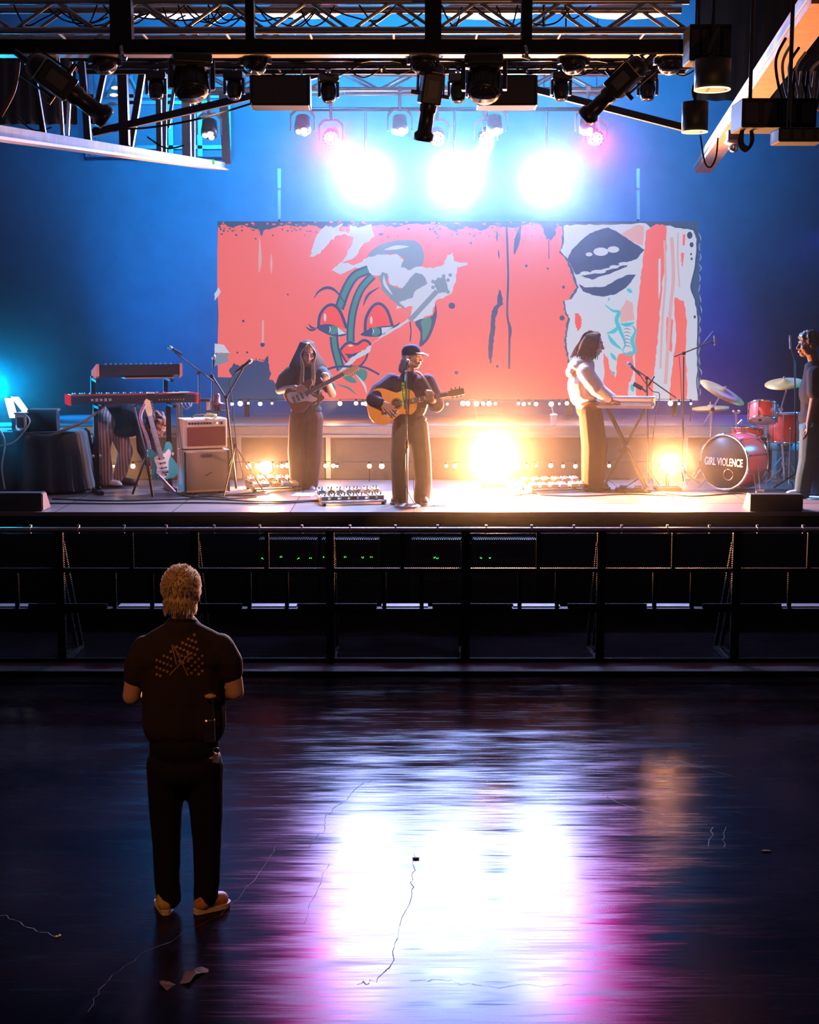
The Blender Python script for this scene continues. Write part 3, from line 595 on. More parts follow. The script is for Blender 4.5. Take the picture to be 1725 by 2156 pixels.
# slanted struts
def strut(a, b, Y, w, label):
    p, q = at(*a, Y), at(*b, Y); o = MB().bar(p, q, w, w).build('roof_strut', M('dark_blue_steel', (0.03, 0.035, 0.05), 0.5, 0.4))
    return tag(o, label, 'strut', 'slanted roof struts')
strut((196, 280), (528, 203), 12.75, 0.06, 'dark slanted steel strut rising from the pale ledge to a square speaker'); strut((640, 166), (800, 122), 12.75, 0.05, 'dark slanted steel strut rising from a square speaker to the beam')
strut((1125, 188), (1445, 270), 12.75, 0.058, 'dark slanted steel strut falling from a square speaker to the lower can light')
# ---- the washes at the back
def wash(nl):
    t = thing('wash_light', 'x', 'wash light', (0, 0, 0), 'warm wash lights on the rear truss')
    y = MB()
    P = [(-0.14, 0, -0.26), (-0.14, 0, -0.08), (-0.08, 0, -0.02), (0.08, 0, -0.02), (0.14, 0, -0.08), (0.14, 0, -0.26)]
    for a, b in zip(P, P[1:]): y.bar(a, b, 0.016, 0.03)
    y.build('yoke', STEEL, t); MB().cyl((0, 0, 0.24 if nl == 3 else 0.36), (0, 0, -0.02), 0.018).box((0, 0, 0.22 if nl == 3 else 0.34), (0.05, 0.06, 0.06)).build('clamp', STEEL, t)
    ax = V((0, 0.42, 0.9)) if nl == 3 else V((0, 0.9, 0.42)); o = V((0, 0, -0.22)); x, yv, d = frame_of(ax)
    hd = MB().lathe([(0.03, 0.16), (0.085, 0.13), (0.098, 0.02), (0.098, -0.05), (0.06, -0.05)], o, ax, 22).build('head', M('wash_body', (0.10, 0.10, 0.12), 0.4), t)
    pts = [(0.045 * math.cos(a), 0.045 * math.sin(a)) for a in (0.5236, 2.618, 4.712)] if nl == 3 else [(0, 0)] + [(0.034 * math.cos(a * 1.0472), 0.034 * math.sin(a * 1.0472)) for a in range(6)] + [(0.07 * math.cos(a * 0.5236), 0.07 * math.sin(a * 0.5236)) for a in range(12)]
    for u, v_ in pts: MB().ell(o + x * u + yv * v_ - d * 0.052, 0.036 if nl == 3 else 0.0155, nu=10, nv=6).build('lens', LAMPW, hd)
    return t
w3 = wash(3); w19 = wash(19)
YW = 17.2
for i, (px, py, lb) in enumerate(((637, 228, 'wash light with three glowing lenses, hung above the backdrop face'), (842, 228, 'wash light with three glowing lenses, hung beside the drooping spotlight'), (1042, 228, 'wash light with three glowing lenses, hung below the square speaker and finned head'), (1238, 228, 'wash light with three glowing lenses, hung below the tilted spotlight'), (440, 236, 'dimmer wash light with three lenses, hung beyond the pale ledge'))):
    hang(w3 if i == 0 else dup(w3), px, py, YW, lb)
for i, (px, py, lb) in enumerate(((697, 249, 'round many-lens wash light above the left white glare'), (921, 249, 'round many-lens wash light just above the middle white glare'), (1024, 249, 'round many-lens wash light between the middle and right white glares'), (1255, 250, 'round many-lens wash light past the right white glare'))):
    hang(w19 if i == 0 else dup(w19), px, py, YW + 0.3, lb)
for p, tg in ((at(640, 278, YW - 0.1), -2), (at(1255, 295, YW - 0.2), 2), (at(921, 292, YW - 0.2), 0.4)):
    lamp('warm_wash_lamp', 'SPOT', p, (1.0, 0.45, 0.25), 60, (tg * 0.8, 15.4, STAGE), 26, 0.5, 0.06)
# ---- the blinders themselves
def blinder(p, label, lens, r, up=True):
    t = thing('blinder_light', label, 'blinder light', p); q = V(p)
    ax = V((0, 1, 0.3)) if up else V((0, 1, -0.12)); x, yv, d = frame_of(ax)
    h = MB().lathe([(r * 0.5, 0.2), (r * 0.95, 0.14), (r * 1.12, 0.0), (r * 1.12, -0.03), (r, -0.03)], q, ax, 26); hd = h.build('head', BIGM, t)
    MB().lathe([(0.001, -0.045), (r * 0.7, -0.04), (r, -0.028)], q, ax, 24).build('lens', lens, hd)
    y = MB().torus(q, (0, 1, 0), r * 1.3, 0.012, 16, 6, a0=0, a1=math.pi if up else -math.pi)
    y.build('yoke', DKM, t)
    if up: MB().cyl(q + V((0, 0, r * 1.3)), (q.x, q.y, 5.62), 0.016).build('drop_pipe', STEEL, t)
    else: MB().cyl(q + V((0, 0.05, -r)), (q.x, q.y + 0.05, STAGE), 0.02).box((q.x, q.y + 0.05, STAGE + 0.015), (0.3, 0.3, 0.03)).build('floor_stand', BLK, t)
for p, lb in zip(BLIND, ('dazzling white blinder light above the backdrop, over the painted face', 'dazzling white blinder light in the middle above the backdrop', 'dazzling white blinder light above the backdrop, nearest the big dark lips')): blinder(p, lb, WHL, 0.14)
for (p, e), lb in zip(FLOORL, ('brightest orange floor light on the stage between singer and keyboard player', 'orange floor light on the stage between silver keyboard and bass drum', 'orange floor light on the stage behind the long-haired guitarist')): blinder(p, lb, ORL, 0.085, False)
t = thing('light_bar', 'dark pipe carrying the three dazzling white blinder lights', 'pipe', (0.6, 18.0, 5.62)); MB().cyl((-1.3, 18.0, 5.63), (2.6, 18.0, 5.63), 0.025).build('pipe', DKM, t)
for x in (-1.0, 2.3): MB().cyl((x, 18.0, 5.63), (x, 18.0, 8.04), 0.006, n=6).build('hoist_wire', DKM, t)
# slim tubes above the backdrop
for px, lb in ((588, 'slim pale vertical tube above the backdrop corner over the pink paint'), (1344, 'slim pale vertical tube above the dark lips on the backdrop')):
    a, b = at(px, 355, 19.55), at(px, 462, 19.55)
    t = thing('light_tube', lb, 'light tube', b, 'slim light tubes'); MB().cyl(a, b, 0.024).build('tube', M('frosted_tube', (0.6, 0.7, 0.72), 0.4), t); q = a.lerp(b, 0.38); MB().cyl(q, q + V((0, 0, -0.03)), 0.03).build('collar', M('pink_tape', (0.6, 0.25, 0.3), 0.5), t); MB().cyl(b, (b.x, b.y, b.z - 0.14), 0.012).build('bracket', DKM, t)
# ---- catwalk ledge on the blue side, with its posts
LEDM = M('whitewashed_concrete', (0.22, 0.22, 0.24), 0.8, 0, 0.45, 7, 0.3)
p0, p1 = at(-30, 274, 9.2), at(468, 349, 17.5)
t = thing('catwalk_ledge', 'pale slanted concrete ledge with dark steel posts, high beside the stage', 'ledge', (p0 + p1) / 2)
MB().bar(p0, p1, 0.10, 0.075).build('ledge_beam', LEDM, t)
MB().bar(p0 + V((0.01, 0, -0.045)), p1 + V((0.01, 0, -0.045)), 0.14, 0.02).build('ledge_lip', M('raw_timber', (0.5, 0.36, 0.27), 0.7, 0, 0.3, 14), t)
for px0, py0, px1, py1, wd, mt in ((65, 120, 92, 282, 0.05, 0), (122, 120, 132, 285, 0.03, 1), (150, 130, 142, 285, 0.03, 1), (172, 130, 186, 296, 0.06, 0), (222, 140, 196, 262, 0.05, 0), (258, 140, 263, 306, 0.09, 0), (302, 140, 274, 310, 0.06, 0), (334, 190, 336, 332, 0.05, 2), (348, 130, 346, 328, 0.04, 0), (372, 150, 354, 270, 0.03, 2), (392, 190, 394, 338, 0.08, 2), (404, 190, 404, 336, 0.06, 0), (470, 190, 478, 345, 0.08, 2)):
    f = min(1.08, max(0, (px1 + 30) / 498)); Y = 9.2 + (17.5 - 9.2) * (f * 9.2 / (17.5 * (1 - f) + 9.2 * f)) if f < 1 else 17.5
    a, b = at(px0, py0, Y), at(px1, py1, Y); MB().bar(a, b, wd * Y / 14, wd * Y / 14).build('post', [M('blue_black_steel', (0.03, 0.035, 0.05), 0.5), M('bare_steel', (0.5, 0.5, 0.52), 0.4, 0.6), M('painted_blue_steel', (0.18, 0.26, 0.32), 0.5)][mt], t)
for a, b in (((310, 288), (388, 306)), ((30, 240), (110, 268))):
    MB().tube(sm([at(a[0], a[1], 11), at((a[0] + b[0]) / 2, b[1] + 6, 11), at(*b, 11)], 6), 0.006).build('loose_wire', RUB, t)
sg = at(435, 341, 16.6); MB().box(sg, (0.18, 0.02, 0.055)).build('lit_sign', E('green_sign', (0.15, 0.75, 0.15), 1.0, False), t)
# small room seen behind the posts
mz = thing('mezzanine_booth', 'blue-lit glazed booth behind the posts above the stage side', 'booth', at(330, 330, 20.6))
a, b = at(160, 320, 20.9), at(470, 140, 20.9)
MB().box(((a.x + b.x) / 2, 21.56, (a.z + b.z) / 2), (b.x - a.x, 0.14, b.z - a.z)).build('back_panel', M('booth_panel', (0.16, 0.22, 0.26), 0.7), mz)
for px in (175, 262, 345, 408, 470): MB().box((at(px, 200, 20.9).x, 21.47, (a.z + b.z) / 2), (0.07, 0.09, b.z - a.z)).build('mullion', STEEL, mz)
for py in (192, 206, 302): MB().box(((a.x + b.x) / 2, 21.47, at(0, py, 21.0).z), (b.x - a.x, 0.09, 0.05)).build('transom', STEEL, mz)
for px, py in ((243, 185), (240, 200), (230, 236)): MB().ell(at(px, py, 20.8), (0.06, 0.03, 0.022), nu=10, nv=6).build('small_lamp', LAMPW, mz)
for k in range(5): MB().bar(at(225 + 16 * k, 190 - 34 * (k % 2), 20.9), at(241 + 16 * k, 190 - 34 * ((k + 1) % 2), 20.9), 0.03).build('lattice', STEEL, mz)
# ---- warm girder, can lights and cable looms in the dark corner
RUST = M('rusty_girder', (0.42, 0.20, 0.08), 0.6, 0.2, 0.4, 10, 0.2)
g0, g1 = at(1745, -20, 9.0), at(1480, 352, 18.6)
t = thing('roof_girder', 'rust-brown girder slanting down from the top corner towards the back wall', 'girder', (g0 + g1) / 2)
MB().bar(g0, g1, 0.20, 0.15).build('girder_web', RUST, t); MB().bar(g0 + V((-0.11, 0, 0)), g1 + V((-0.11, 0, 0)), 0.012, 0.05).build('flange', STEEL, t)
for f in (0.12, 0.3, 0.5): q = g0.lerp(g1, f); MB().box(q, (0.2, 0.05, 0.06)).build('splice_plate', RUST, t)
CANR = E('can_glow', (1.0, 0.72, 0.42), 2.2, False)
def can(px, py, w, h, Y, label):
    k = ppm(Y); p = at(px, py, Y); r = w * k / 2; H = h * k
    t = thing('can_light', label, 'can light', p, 'black can lights')
    MB().lathe([(r * 0.4, H), (r, H * 0.96), (r, 0), (r * 0.96, 0)], p, (0, 0, 1), 28).build('housing', M('can_black', (0.02, 0.02, 0.018), 0.5), t)
    MB().torus(p, (0, 0, 1), r * 0.97, r * 0.05, 28, 8).build('rim', CANR, t); MB().cyl(p + V((0, .02, H * .9)), (p.x, p.y + .02, 8.04), 0.012, n=8).build('hanger_pipe', BLK, t)
    MB().lathe([(0.001, 0.015), (r * 0.9, 0.012)], p, (0, 0, 1), 20).build('reflector', E('can_inner', (1.0, 0.6, 0.3), 0.6, False), t)
    MB().tube(sm([p + V((0, 0, H)), p + V((-0.02, 0, H + 0.08)), p + V((0.03, 0, H + 0.2))], 4), 0.01).build('cable', RUB, t)
can(1500, 189, 73, 62, 9.6, 'large black can light with a glowing rim, upper one beside the girder'); can(1463, 278, 53, 62, 10.2, 'smaller black can light with a glowing rim, hanging lower beside the girder')
def darkbox(px0, py0, px1, py1, Y, name, label, cat, dep=0.3):
    a, b = at(px0, py1, Y), at(px1, py0, Y); t = thing(name, label, cat, ((a.x + b.x) / 2, Y, a.z))
    MB().box(((a.x + b.x) / 2, Y + dep / 2, (a.z + b.z) / 2), (b.x - a.x, dep, b.z - a.z)).build('case', BLK, t, bevel=0.008)
    f = MB(); n = 4
    for k in range(n): f.box((a.x + (b.x - a.x) * (k + .5) / n, Y - 0.006, (a.z + b.z) / 2), ((b.x - a.x) / n * 0.7, 0.012, (b.z - a.z) * 0.7))
    f.build('ribbed_front', BIGM, t); MB().cyl((a.x + 0.08, Y + dep / 2, b.z), (a.x + 0.08, Y + dep / 2, 8.04), 0.012).build('hanger', DKM, t)
    return t
darkbox(1452, 50, 1542, 128, 9.8, 'dimmer_box', 'black dimmer box between beam end and girder, above the large can light', 'box', 0.25)
darkbox(1562, 206, 1722, 268, 8.6, 'hanging_speaker', 'wide black cabinet hung under the girder with pale cable loops', 'speaker')
darkbox(1640, 268, 1740, 298, 8.2, 'dark_fixture', 'low black fixture at the photo edge below the wide black cabinet', 'fixture', 0.2)
fg = min((abs((862.5 + FOC * (g0.lerp(g1, f / 200).x / g0.lerp(g1, f / 200).y)) - 1528), f / 200) for f in range(201))[1]; gq = g0.lerp(g1, fg); p = V((gq.x, gq.y, gq.z - 0.22)); t = thing('dome_camera', 'small round camera hanging from the far end of the girder', 'camera', p)
MB().box(p + V((0, 0, 0.1)), (0.13, 0.1, 0.1)).build('mount', DKM, t); MB().lathe([(0.09, 0.04), (0.09, 0.02), (0.03, 0.0)], p, (0, 0, 1), 18).build('dish', STEEL, t); MB().ell(p + V((0, 0, -0.02)), 0.05, nu=14, nv=8).build('dome', CHR, t)
# cables
def cable(pts, r, mat, label, group=None):
    return tag(MB().tube(sm(pts, 8), r, 7).build('cable', mat), label, 'cable', group)
PALE = M('pale_cable', (0.6, 0.5, 0.45), 0.4)
for k in range(6):
    x = 1640 + 14 * k; cable([at(x + 15, 80 + 10 * k, 8.9), at(x - 6, 130 + 6 * k, 8.88), at(x + 6, 205 + 3 * k, 8.86), at(x + 24, 225, 8.85), at(x + 34, 150, 8.88)], 0.009, PALE if k % 2 else RUB, 'looped cable in the tangled bunch beside the rust-brown girder', 'tangled cables by the girder')
cable([at(1475, 285, 10.25), at(1484, 340, 10.25), at(1496, 352, 10.25), at(1508, 330, 10.25), at(1512, 290, 10.25)], 0.006, RUB, 'thin cable hanging in a loop below the lower can light')
for k in range(3): cable([at(1566, 262, 8.75), at(1556 + 4 * k, 300, 8.75), at(1570 + 3 * k, 318 - 4 * k, 8.75), at(1586 - 2 * k, 296, 8.75), at(1580, 262, 8.75)], 0.008, RUB, 'coiled black cable hanging in loops below the wide black cabinet', 'coil below the cabinet')
for k in range(26):
    a = random.uniform(20, 1350); b = a + random.uniform(40, 150); dpt = 10.75 + random.uniform(0, .1)
    cable([at(a, random.uniform(2, 20), dpt), at(a + (b - a) * .3, random.uniform(30, 58), dpt), at(a + (b - a) * .7, random.uniform(25, 58), dpt), at(b, random.uniform(0, 40), dpt)], 0.006, RUB, 'thin black cable drooping inside the lattice truss across the top', 'drooping cables in the lattice truss')
for k in range(12):
    a = 560 + 75 * k + random.uniform(-20, 20); b = a + random.uniform(70, 120)
    cable([at(a, 138, 12.25), at((a + b) / 2, 150 + random.uniform(0, 14), 12.25), at(b, 138, 12.25)], 0.006, RUB, 'thin black cable sagging from the dark truss between the hung fixtures', 'sagging cables under the dark truss')
cable([at(196, 270, 11.0), at(300, 270, 11.0), at(420, 250, 11.0), at(530, 218, 11.0)], 0.008, RUB, 'long black cable sagging under the slanted strut above the ledge'); cable([at(40, 130, 9.8), at(30, 190, 9.8), at(2, 245, 9.8)], 0.012, M('brown_cable', (0.25, 0.1, 0.06), 0.5), 'brown cable hanging down at the dark end of the beam')
# pale acoustic clouds above the trusses
CLOUD = M('acoustic_panel', (0.55, 0.58, 0.62), 0.7)
for px, w, rz, lb in ((330, 230, 0.2, 'pale ceiling panel seen through the truss above the round moving head'), (640, 200, -0.15, 'pale ceiling panel seen through the truss above a square speaker'), (1030, 240, 0.1, 'pale ceiling panel seen through the truss above the finned moving head'), (1330, 220, -0.12, 'pale ceiling panel seen through the truss near its end')):
    p = at(px, 26, 15.0); k = ppm(15); o = MB().lathe([(w * k * 0.42, -0.03), (w * k * 0.5, 0.0), (w * k * 0.5, 0.03), (w * k * 0.42, 0.06)], (0, 0, 0), (0, 0, 1), 32, squash=0.8).build('ceiling_panel', CLOUD)
    o.location = p; o.rotation_euler = (0.12, 0.0, rz); tag(o, lb, 'ceiling panel', 'pale ceiling panels')
# festoon strings
def festoon(name, label, pxs, py, Y):
    t = thing('string_lights', label, 'string lights', at(862, py, Y), 'strings of warm bulbs')
    B = E('bulb_glow', (1.0, 0.66, 0.33), 14, False); k = 0
    w_ = [at(pxs[0] - 10, py - 4, Y)]
    for px, s in pxs_s(pxs):
        p = at(px, py + random.uniform(-1, 1), Y); MB().ell(p, 0.026 * s, nu=12, nv=8).build('bulb', B, t); MB().cyl(p + V((0, 0, 0.022 * s)), p + V((0, 0, 0.055)), 0.011, n=8).build('bulb_socket', BLK, t)
        w_ += [p + V((0, 0, 0.055))]
    MB().tube(w_, 0.004, 6).build('wire', RUB, t); zf = RZ if py < 900 else STAGE
    for q in (w_[1], w_[len(w_) // 2], w_[-1]): MB().cyl(q, (q.x, q.y, zf), 0.006, n=6).build('support_post', DKM, t)
    return t
def pxs_s(pxs): return [(p, random.choice((0.6, 0.8, 1.0, 1.1, 1.25))) for p in pxs]
up = [489, 506, 523, 548, 573, 716, 750, 764, 771, 912, 920, 942, 975, 985, 1004, 1018, 1030, 1044, 1092, 1103, 1115, 1129, 1161, 1178, 1194, 1270, 1412, 1430, 1455]
lo = [166, 176, 190, 205, 240, 256, 280, 524, 542, 563, 575, 584, 594, 605, 686, 702, 710, 778, 804, 940, 958, 994, 1018, 1030, 1048, 1070, 1090, 1110, 1130, 1160, 1186, 1212, 1283, 1420, 1440]
festoon('x', 'string of warm glowing bulbs along the foot of the backdrop', up, 850, 18.6); festoon('x', 'lower string of warm glowing bulbs along the front of the riser', lo, 981, 17.55)
for i, px in enumerate((575, 820, 1000, 1180)):
    p = at(px, 855, 18.55)
for px, py, Y, e in ((700, 850, 18.45, 14), (1000, 850, 18.45, 20), (1240, 850, 18.45, 14), (700, 981, 17.4, 16), (230, 981, 17.4, 12)):
    lamp('bulb_lamp', 'POINT', at(px, py, Y), (1.0, 0.5, 0.2), e, radius=0.05)
# ================================================================== STAGE GEAR
def sz(px, py): return atz(px, py, STAGE)            # a point on the deck under a photo pixel
def local(o, rz):                                    # matrix of a thing standing at o and turned by rz
    return Matrix.Translation(V(o)) @ Matrix.Rotation(rz, 4, 'Z')
def turned(name, label, cat, loc, rz, group=None):   # thing with rotation; children are then built in its own axes
    t = thing(name, label, cat, loc, group); t.rotation_euler = (0, 0, rz); WM[t.name] = Matrix.Identity(4); return t
# ---- monitor wedges
def wedge(px0, px1, py_top, side, label):
    a, b = sz(px0, 1077), sz(px1, 1077); H = at(862, py_top, a.y).z - STAGE
    t = thing('monitor_wedge', label, 'stage monitor', ((a.x + b.x) / 2, a.y, STAGE), 'stage monitors at the edge')
    y0 = a.y + 0.004; d = 0.34
    m = MB().prism([(a.x, y0, STAGE), (a.x, y0 + d, STAGE), (a.x, y0 + d * 0.45, STAGE + H), (a.x, y0, STAGE + H)], (b.x - a.x, 0, 0)); m.build('cabinet', M('wedge_black', (0.015, 0.015, 0.018), 0.6, bump=0.1, scale=150), t, bevel=0.008)
    x = b.x + 0.004 if side > 0 else a.x - 0.004
    MB().prism([(x, y0 + .01, STAGE + .01), (x, y0 + d - .02, STAGE + .01), (x, y0 + d * 0.44, STAGE + H - .01), (x, y0 + .01, STAGE + H - .01)], (0.008 * side, 0, 0)).build('side_panel', M('wedge_side', (0.10, 0.07, 0.08), 0.6), t)
    MB().poly([(a.x + .02, y0 + d + .003, STAGE + .02), (b.x - .02, y0 + d + .003, STAGE + .02), (b.x - .02, y0 + d * .45 + .008, STAGE + H - .02), (a.x + .02, y0 + d * .45 + .008, STAGE + H - .02)]).build('grille', M('speaker_grille', (0.03, 0.03, 0.035), 0.7), t)
    f = MB().box(((a.x + b.x) / 2, y0 - 0.004, STAGE + H * .55), (0.14, 0.008, 0.05)); f.build('handle', DKM, t)
wedge(-60, 88, 1038, 1, 'black stage monitor at the stage edge in front of the cloth-covered table'); wedge(1580, 1689, 1041, 1, 'black stage monitor at the stage edge in front of the drum kit')
# ---- cloth-covered table with its load
Yt = sz(90, 1040).y; zt_ = at(90, 910, Yt).z; xl, xr = at(-40, 960, Yt).x, at(163, 960, Yt).x
t = thing('side_table', 'small work table hidden under a dark cloth beside the keyboards', 'table', ((xl + xr) / 2, Yt + 0.35, STAGE))
MB().box(((xl + xr) / 2, Yt + 0.35, zt_ - 0.02), (xr - xl - 0.12, 0.6, 0.03)).build('tabletop', WOOD, t)
for x in (xl + .12, xr - .12):
    for y in (Yt + .12, Yt + .58): MB().cyl((x, y, STAGE), (x, y, zt_ - .03), 0.018).build('leg', DKM, t)
cl = MB(); n = 90; rows = [(zt_, 0.0), (zt_ - 0.03, 0.03), (zt_ - 0.25, 0.05), (zt_ - 0.5, 0.07), (STAGE + 0.03, 0.09)]
def rect(i):
    u = i / n * 4; w_, d_ = (xr - xl) / 2 - 0.04, 0.33; s = int(u) % 4; f = u - int(u)
    return [(-w_ + 2 * w_ * f, -d_), (w_, -d_ + 2 * d_ * f), (w_ - 2 * w_ * f, d_), (-w_, d_ - 2 * d_ * f)][s]
vs = []
for j, (z, o) in enumerate(rows):
    for i in range(n):
        x, y = rect(i); r = math.hypot(x, y); k = 1 + (o + 0.022 * j * math.sin(i * 1.35) * 0.9) / r
        vs.append(((xl + xr) / 2 + x * k, Yt + 0.35 + y * k, z + (0.015 * math.sin(i * 1.35 + 1) if j == 4 else 0)))
cl.add(vs, [(j * n + i, (j + 1) * n + i, (j + 1) * n + (i + 1) % n, j * n + (i + 1) % n) for j in range(4) for i in range(n)], 0, True); cl.add(vs[:n], [tuple(range(n))])
tag(cl.build('tablecloth', M('dark_teal_cloth', (0.05, 0.07, 0.09), 0.85, 0, 0.15, 30)), 'dark cloth draped to the floor over the table beside the keyboards', 'tablecloth')
pc = at(94, 908, Yt + .25); t = turned('equipment_case', 'black box case standing on the cloth-covered table', 'case', (pc.x, pc.y, zt_ + .002), 0.1)
MB().box((0, 0, 0.11), (0.32, 0.26, 0.22)).build('body', BLKP, t, bevel=0.01); MB().box((0, 0, 0.235), (0.34, 0.28, 0.03)).build('lid', M('brown_lid', (0.10, 0.06, 0.05), 0.5), t, bevel=0.008); MB().box((0.165, 0, 0.16), (0.012, 0.05, 0.03)).build('latch', CHR, t)
pm = at(52, 908, Yt + .2); t = turned('power_box', 'shiny metal box beside the black case on the cloth-covered table', 'box', (pm.x, pm.y, zt_ + .002), -0.2)
MB().box((0, 0, 0.1), (0.14, 0.2, 0.2)).build('body', CHR, t, bevel=0.01); MB().box((0, 0, 0.205), (0.15, 0.21, 0.02)).build('top_plate', ALU, t); MB().box((0.0, -0.103, 0.1), (0.08, 0.006, 0.12)).build('panel', BLKP, t)
for pts, lb in (([(9, 838), (26, 839), (37, 880), (20, 880)], 'glowing white upright screen, outer one on the cloth-covered table'), ([(22, 835), (39, 836), (63, 869), (48, 868)], 'glowing white slanted screen, next to the metal box on the table')):
    Ys = Yt + 0.3; P = [at(x, y, Ys + (0.05 if i < 2 else 0)) for i, (x, y) in enumerate(pts)]
    b0 = (P[2] + P[3]) / 2; t = thing('tablet_screen', lb, 'screen', (b0.x, b0.y, zt_))
    MB().prism(P, (0, 0.012, 0)).build('display', E('tablet_glow', (0.75, 1.0, 1.0), 3.0, False), t)
    MB().prism([p + V((0, 0.013, 0)) for p in P], (0, 0.012, 0)).build('back_shell', BLKP, t)
    MB().bar(b0 + V((0, 0.02, 0.01)), (b0.x, b0.y, zt_), 0.05, 0.02).box((b0.x, b0.y, zt_ + .006), (0.12, 0.12, 0.012)).build('stand', DKM, t)
def cab(pts, r, mat, label, group=None):
    o = MB().tube(sm(pts, 8), r, 7).build('cable', mat); return tag(o, label, 'cable', group)
cab([at(-10, 940, Yt - .1), at(30, 930, Yt - .1), at(62, 890, Yt), at(50, 870, Yt + .1)], 0.01, M('cyan_white_cable', (0.6, 0.75, 0.75), 0.4), 'pale cable drooping over the cloth from the metal box')
cab([at(-4, 900, Yt - .06), at(10, 930, Yt - .1), at(4, 985, Yt - .12), at(10, 1030, Yt - .14)], 0.011, MATS['cyan_white_cable'], 'pale cable hanging down the cloth at the photo edge')
# ---- keyboards on a two-tier column stand
kb = at(278, 850, 16.45); KZ = kb.z; KR = math.radians(21)
t = turned('keyboard_stand', 'two-tier black column keyboard stand under the red keyboard', 'keyboard stand', (kb.x, kb.y, STAGE), KR); HH = KZ - STAGE
for s in (-1, 1):
    x = s * 0.42; c = MB().box((x, 0, HH / 2), (0.05, 0.045, HH)); c.build('column', BLK, t)
    MB().box((x, 0, 0.025), (0.06, 0.52, 0.04)).build('foot', DKM, t); MB().box((x, -0.16, HH - 0.02), (0.04, 0.4, 0.03)).build('lower_arm', BLK, t)
    MB().bar((x, 0.16, HH), (x, 0.12, HH + 0.32), 0.05, 0.04).build('upper_post', BLK, t); MB().bar((x, 0.12, HH + 0.29), (x, -0.24, HH + 0.27), 0.04, 0.03).build('upper_arm', BLK, t)
    MB().cyl((x - 0.05, 0, HH * 0.42), (x + 0.05, 0, HH * 0.42), 0.022).build('clamp_knob', CHR, t)
WHK = M('piano_keys', (0.75, 0.72, 0.66), 0.35)
def keys(t, x0, x1, y, z, n):
    k = MB(); b = MB()
    for i in range(n):
        w_ = (x1 - x0) / n; k.box((x0 + w_ * (i + .5), y, z), (w_ * .93, 0.14, 0.015))
        if i % 7 not in (2, 6): b.box((x0 + w_ * (i + 1), y + (-0.03), z + 0.012), (w_ * .5, 0.09, 0.014))
    k.build('white_keys', WHK, t); b.build('black_keys', BLKP, t)
# local +y points away from the camera: the player's side
t = turned('stage_piano', 'long red-topped stage piano with red ends, seen from behind', 'keyboard', (kb.x, kb.y, KZ), KR)
L = 1.42; MB().box((0, -0.02, 0.06), (L, 0.34, 0.10)).build('back_shell', M('piano_back', (0.02, 0.022, 0.03), 0.4), t, bevel=0.006)
MB().box((0, -0.03, 0.115), (L, 0.26, 0.012)).build('red_panel', RED, t)
for s in (-1, 1): MB().box((s * (L / 2 + 0.015), 0, 0.058), (0.03, 0.36, 0.118)).build('end_cheek', M('bright_red', (0.92, 0.03, 0.025), 0.6, spec=0.0), t, bevel=0.008)
keys(t, -L / 2 + 0.03, L / 2 - 0.03, 0.13, 0.108, 49)
for k in range(9): MB().box((0.28 + 0.035 * k, -0.195, 0.05), (0.018, 0.012, 0.018)).build('socket', STEEL, t)
for k in range(5):
    MB().box((-0.48 + 0.05 * k, -0.192, 0.06), (0.03, 0.004, 0.035 if k % 2 else 0.028)).build('badge_mark', M('grey_print', (0.3, 0.33, 0.38), 0.6), t)
t = turned('synthesizer', 'dark synthesizer with pale wooden ends on the upper tier above the red piano', 'keyboard', (at(288, 790, 16.5).x, 16.5, KZ + 0.305), KR)
L = 0.92; P = [(-L / 2, -0.2, 0.03), (-L / 2, -0.2, 0.15), (-L / 2, 0.18, 0.06), (-L / 2, 0.18, 0.0), (-L / 2, -0.1, 0.0)]
MB().prism(P, (L, 0, 0)).build('case', M('synth_black', (0.018, 0.02, 0.03), 0.4), t)
for s in (-1, 1): MB().prism([(s * L / 2 + (0 if s > 0 else -0.03), y, z) for _, y, z in [(0, -0.21, 0.02), (0, -0.21, 0.16), (0, 0.2, 0.07), (0, 0.2, -0.01), (0, -0.1, -0.01)]], (0.03, 0, 0)).build('wooden_end', M('pink_wood', (0.68, 0.36, 0.31), 0.6, spec=0.0, metal=0, var=0.2, scale=10, stretch=(1, 10, 2)), t)
MB().box((0.12, -0.03, -0.006), (0.56, 0.26, 0.012)).build('wooden_base', M('raw_wood', (0.5, 0.28, 0.14), 0.6, 0, 0.3, 10, stretch=(1, 14, 1)), t)
for k in range(14): MB().cyl((-0.38 + 0.057 * k, -0.16, 0.14), (-0.38 + 0.057 * k, -0.165, 0.165), 0.011, n=8).build('knob', CHR, t)
keys(t, -L / 2 + 0.05, L / 2 - 0.02, 0.11, 0.09, 30)
tp = at(372, 824, 16.45); t = turned('paper_sheets', 'loose papers and pens lying on the red piano', 'papers', (tp.x, tp.y, KZ + 0.122), KR)
MB().box((0, 0, 0.004), (0.24, 0.12, 0.006), Rz(0.1)).build('sheet', M('orange_paper', (0.6, 0.3, 0.15), 0.7), t); MB().box((-0.3, 0.0, 0.008), (0.09, 0.05, 0.014)).build('white_box', WHITE, t); MB().box((0.08, -0.02, 0.012), (0.12, 0.05, 0.006), Rz(-0.1)).build('blue_sheet', M('blue_paper', (0.4, 0.6, 0.65), 0.7), t)
cab([at(28, 908, Yt), at(90, 917, Yt - .12), at(128, 908, Yt - 0.05), at(180, 885, Yt), at(222, 852, 16.3)], 0.016, M('grey_loom', (0.15, 0.16, 0.18), 0.5), 'thick dark cable loom sagging from the table to the red piano')
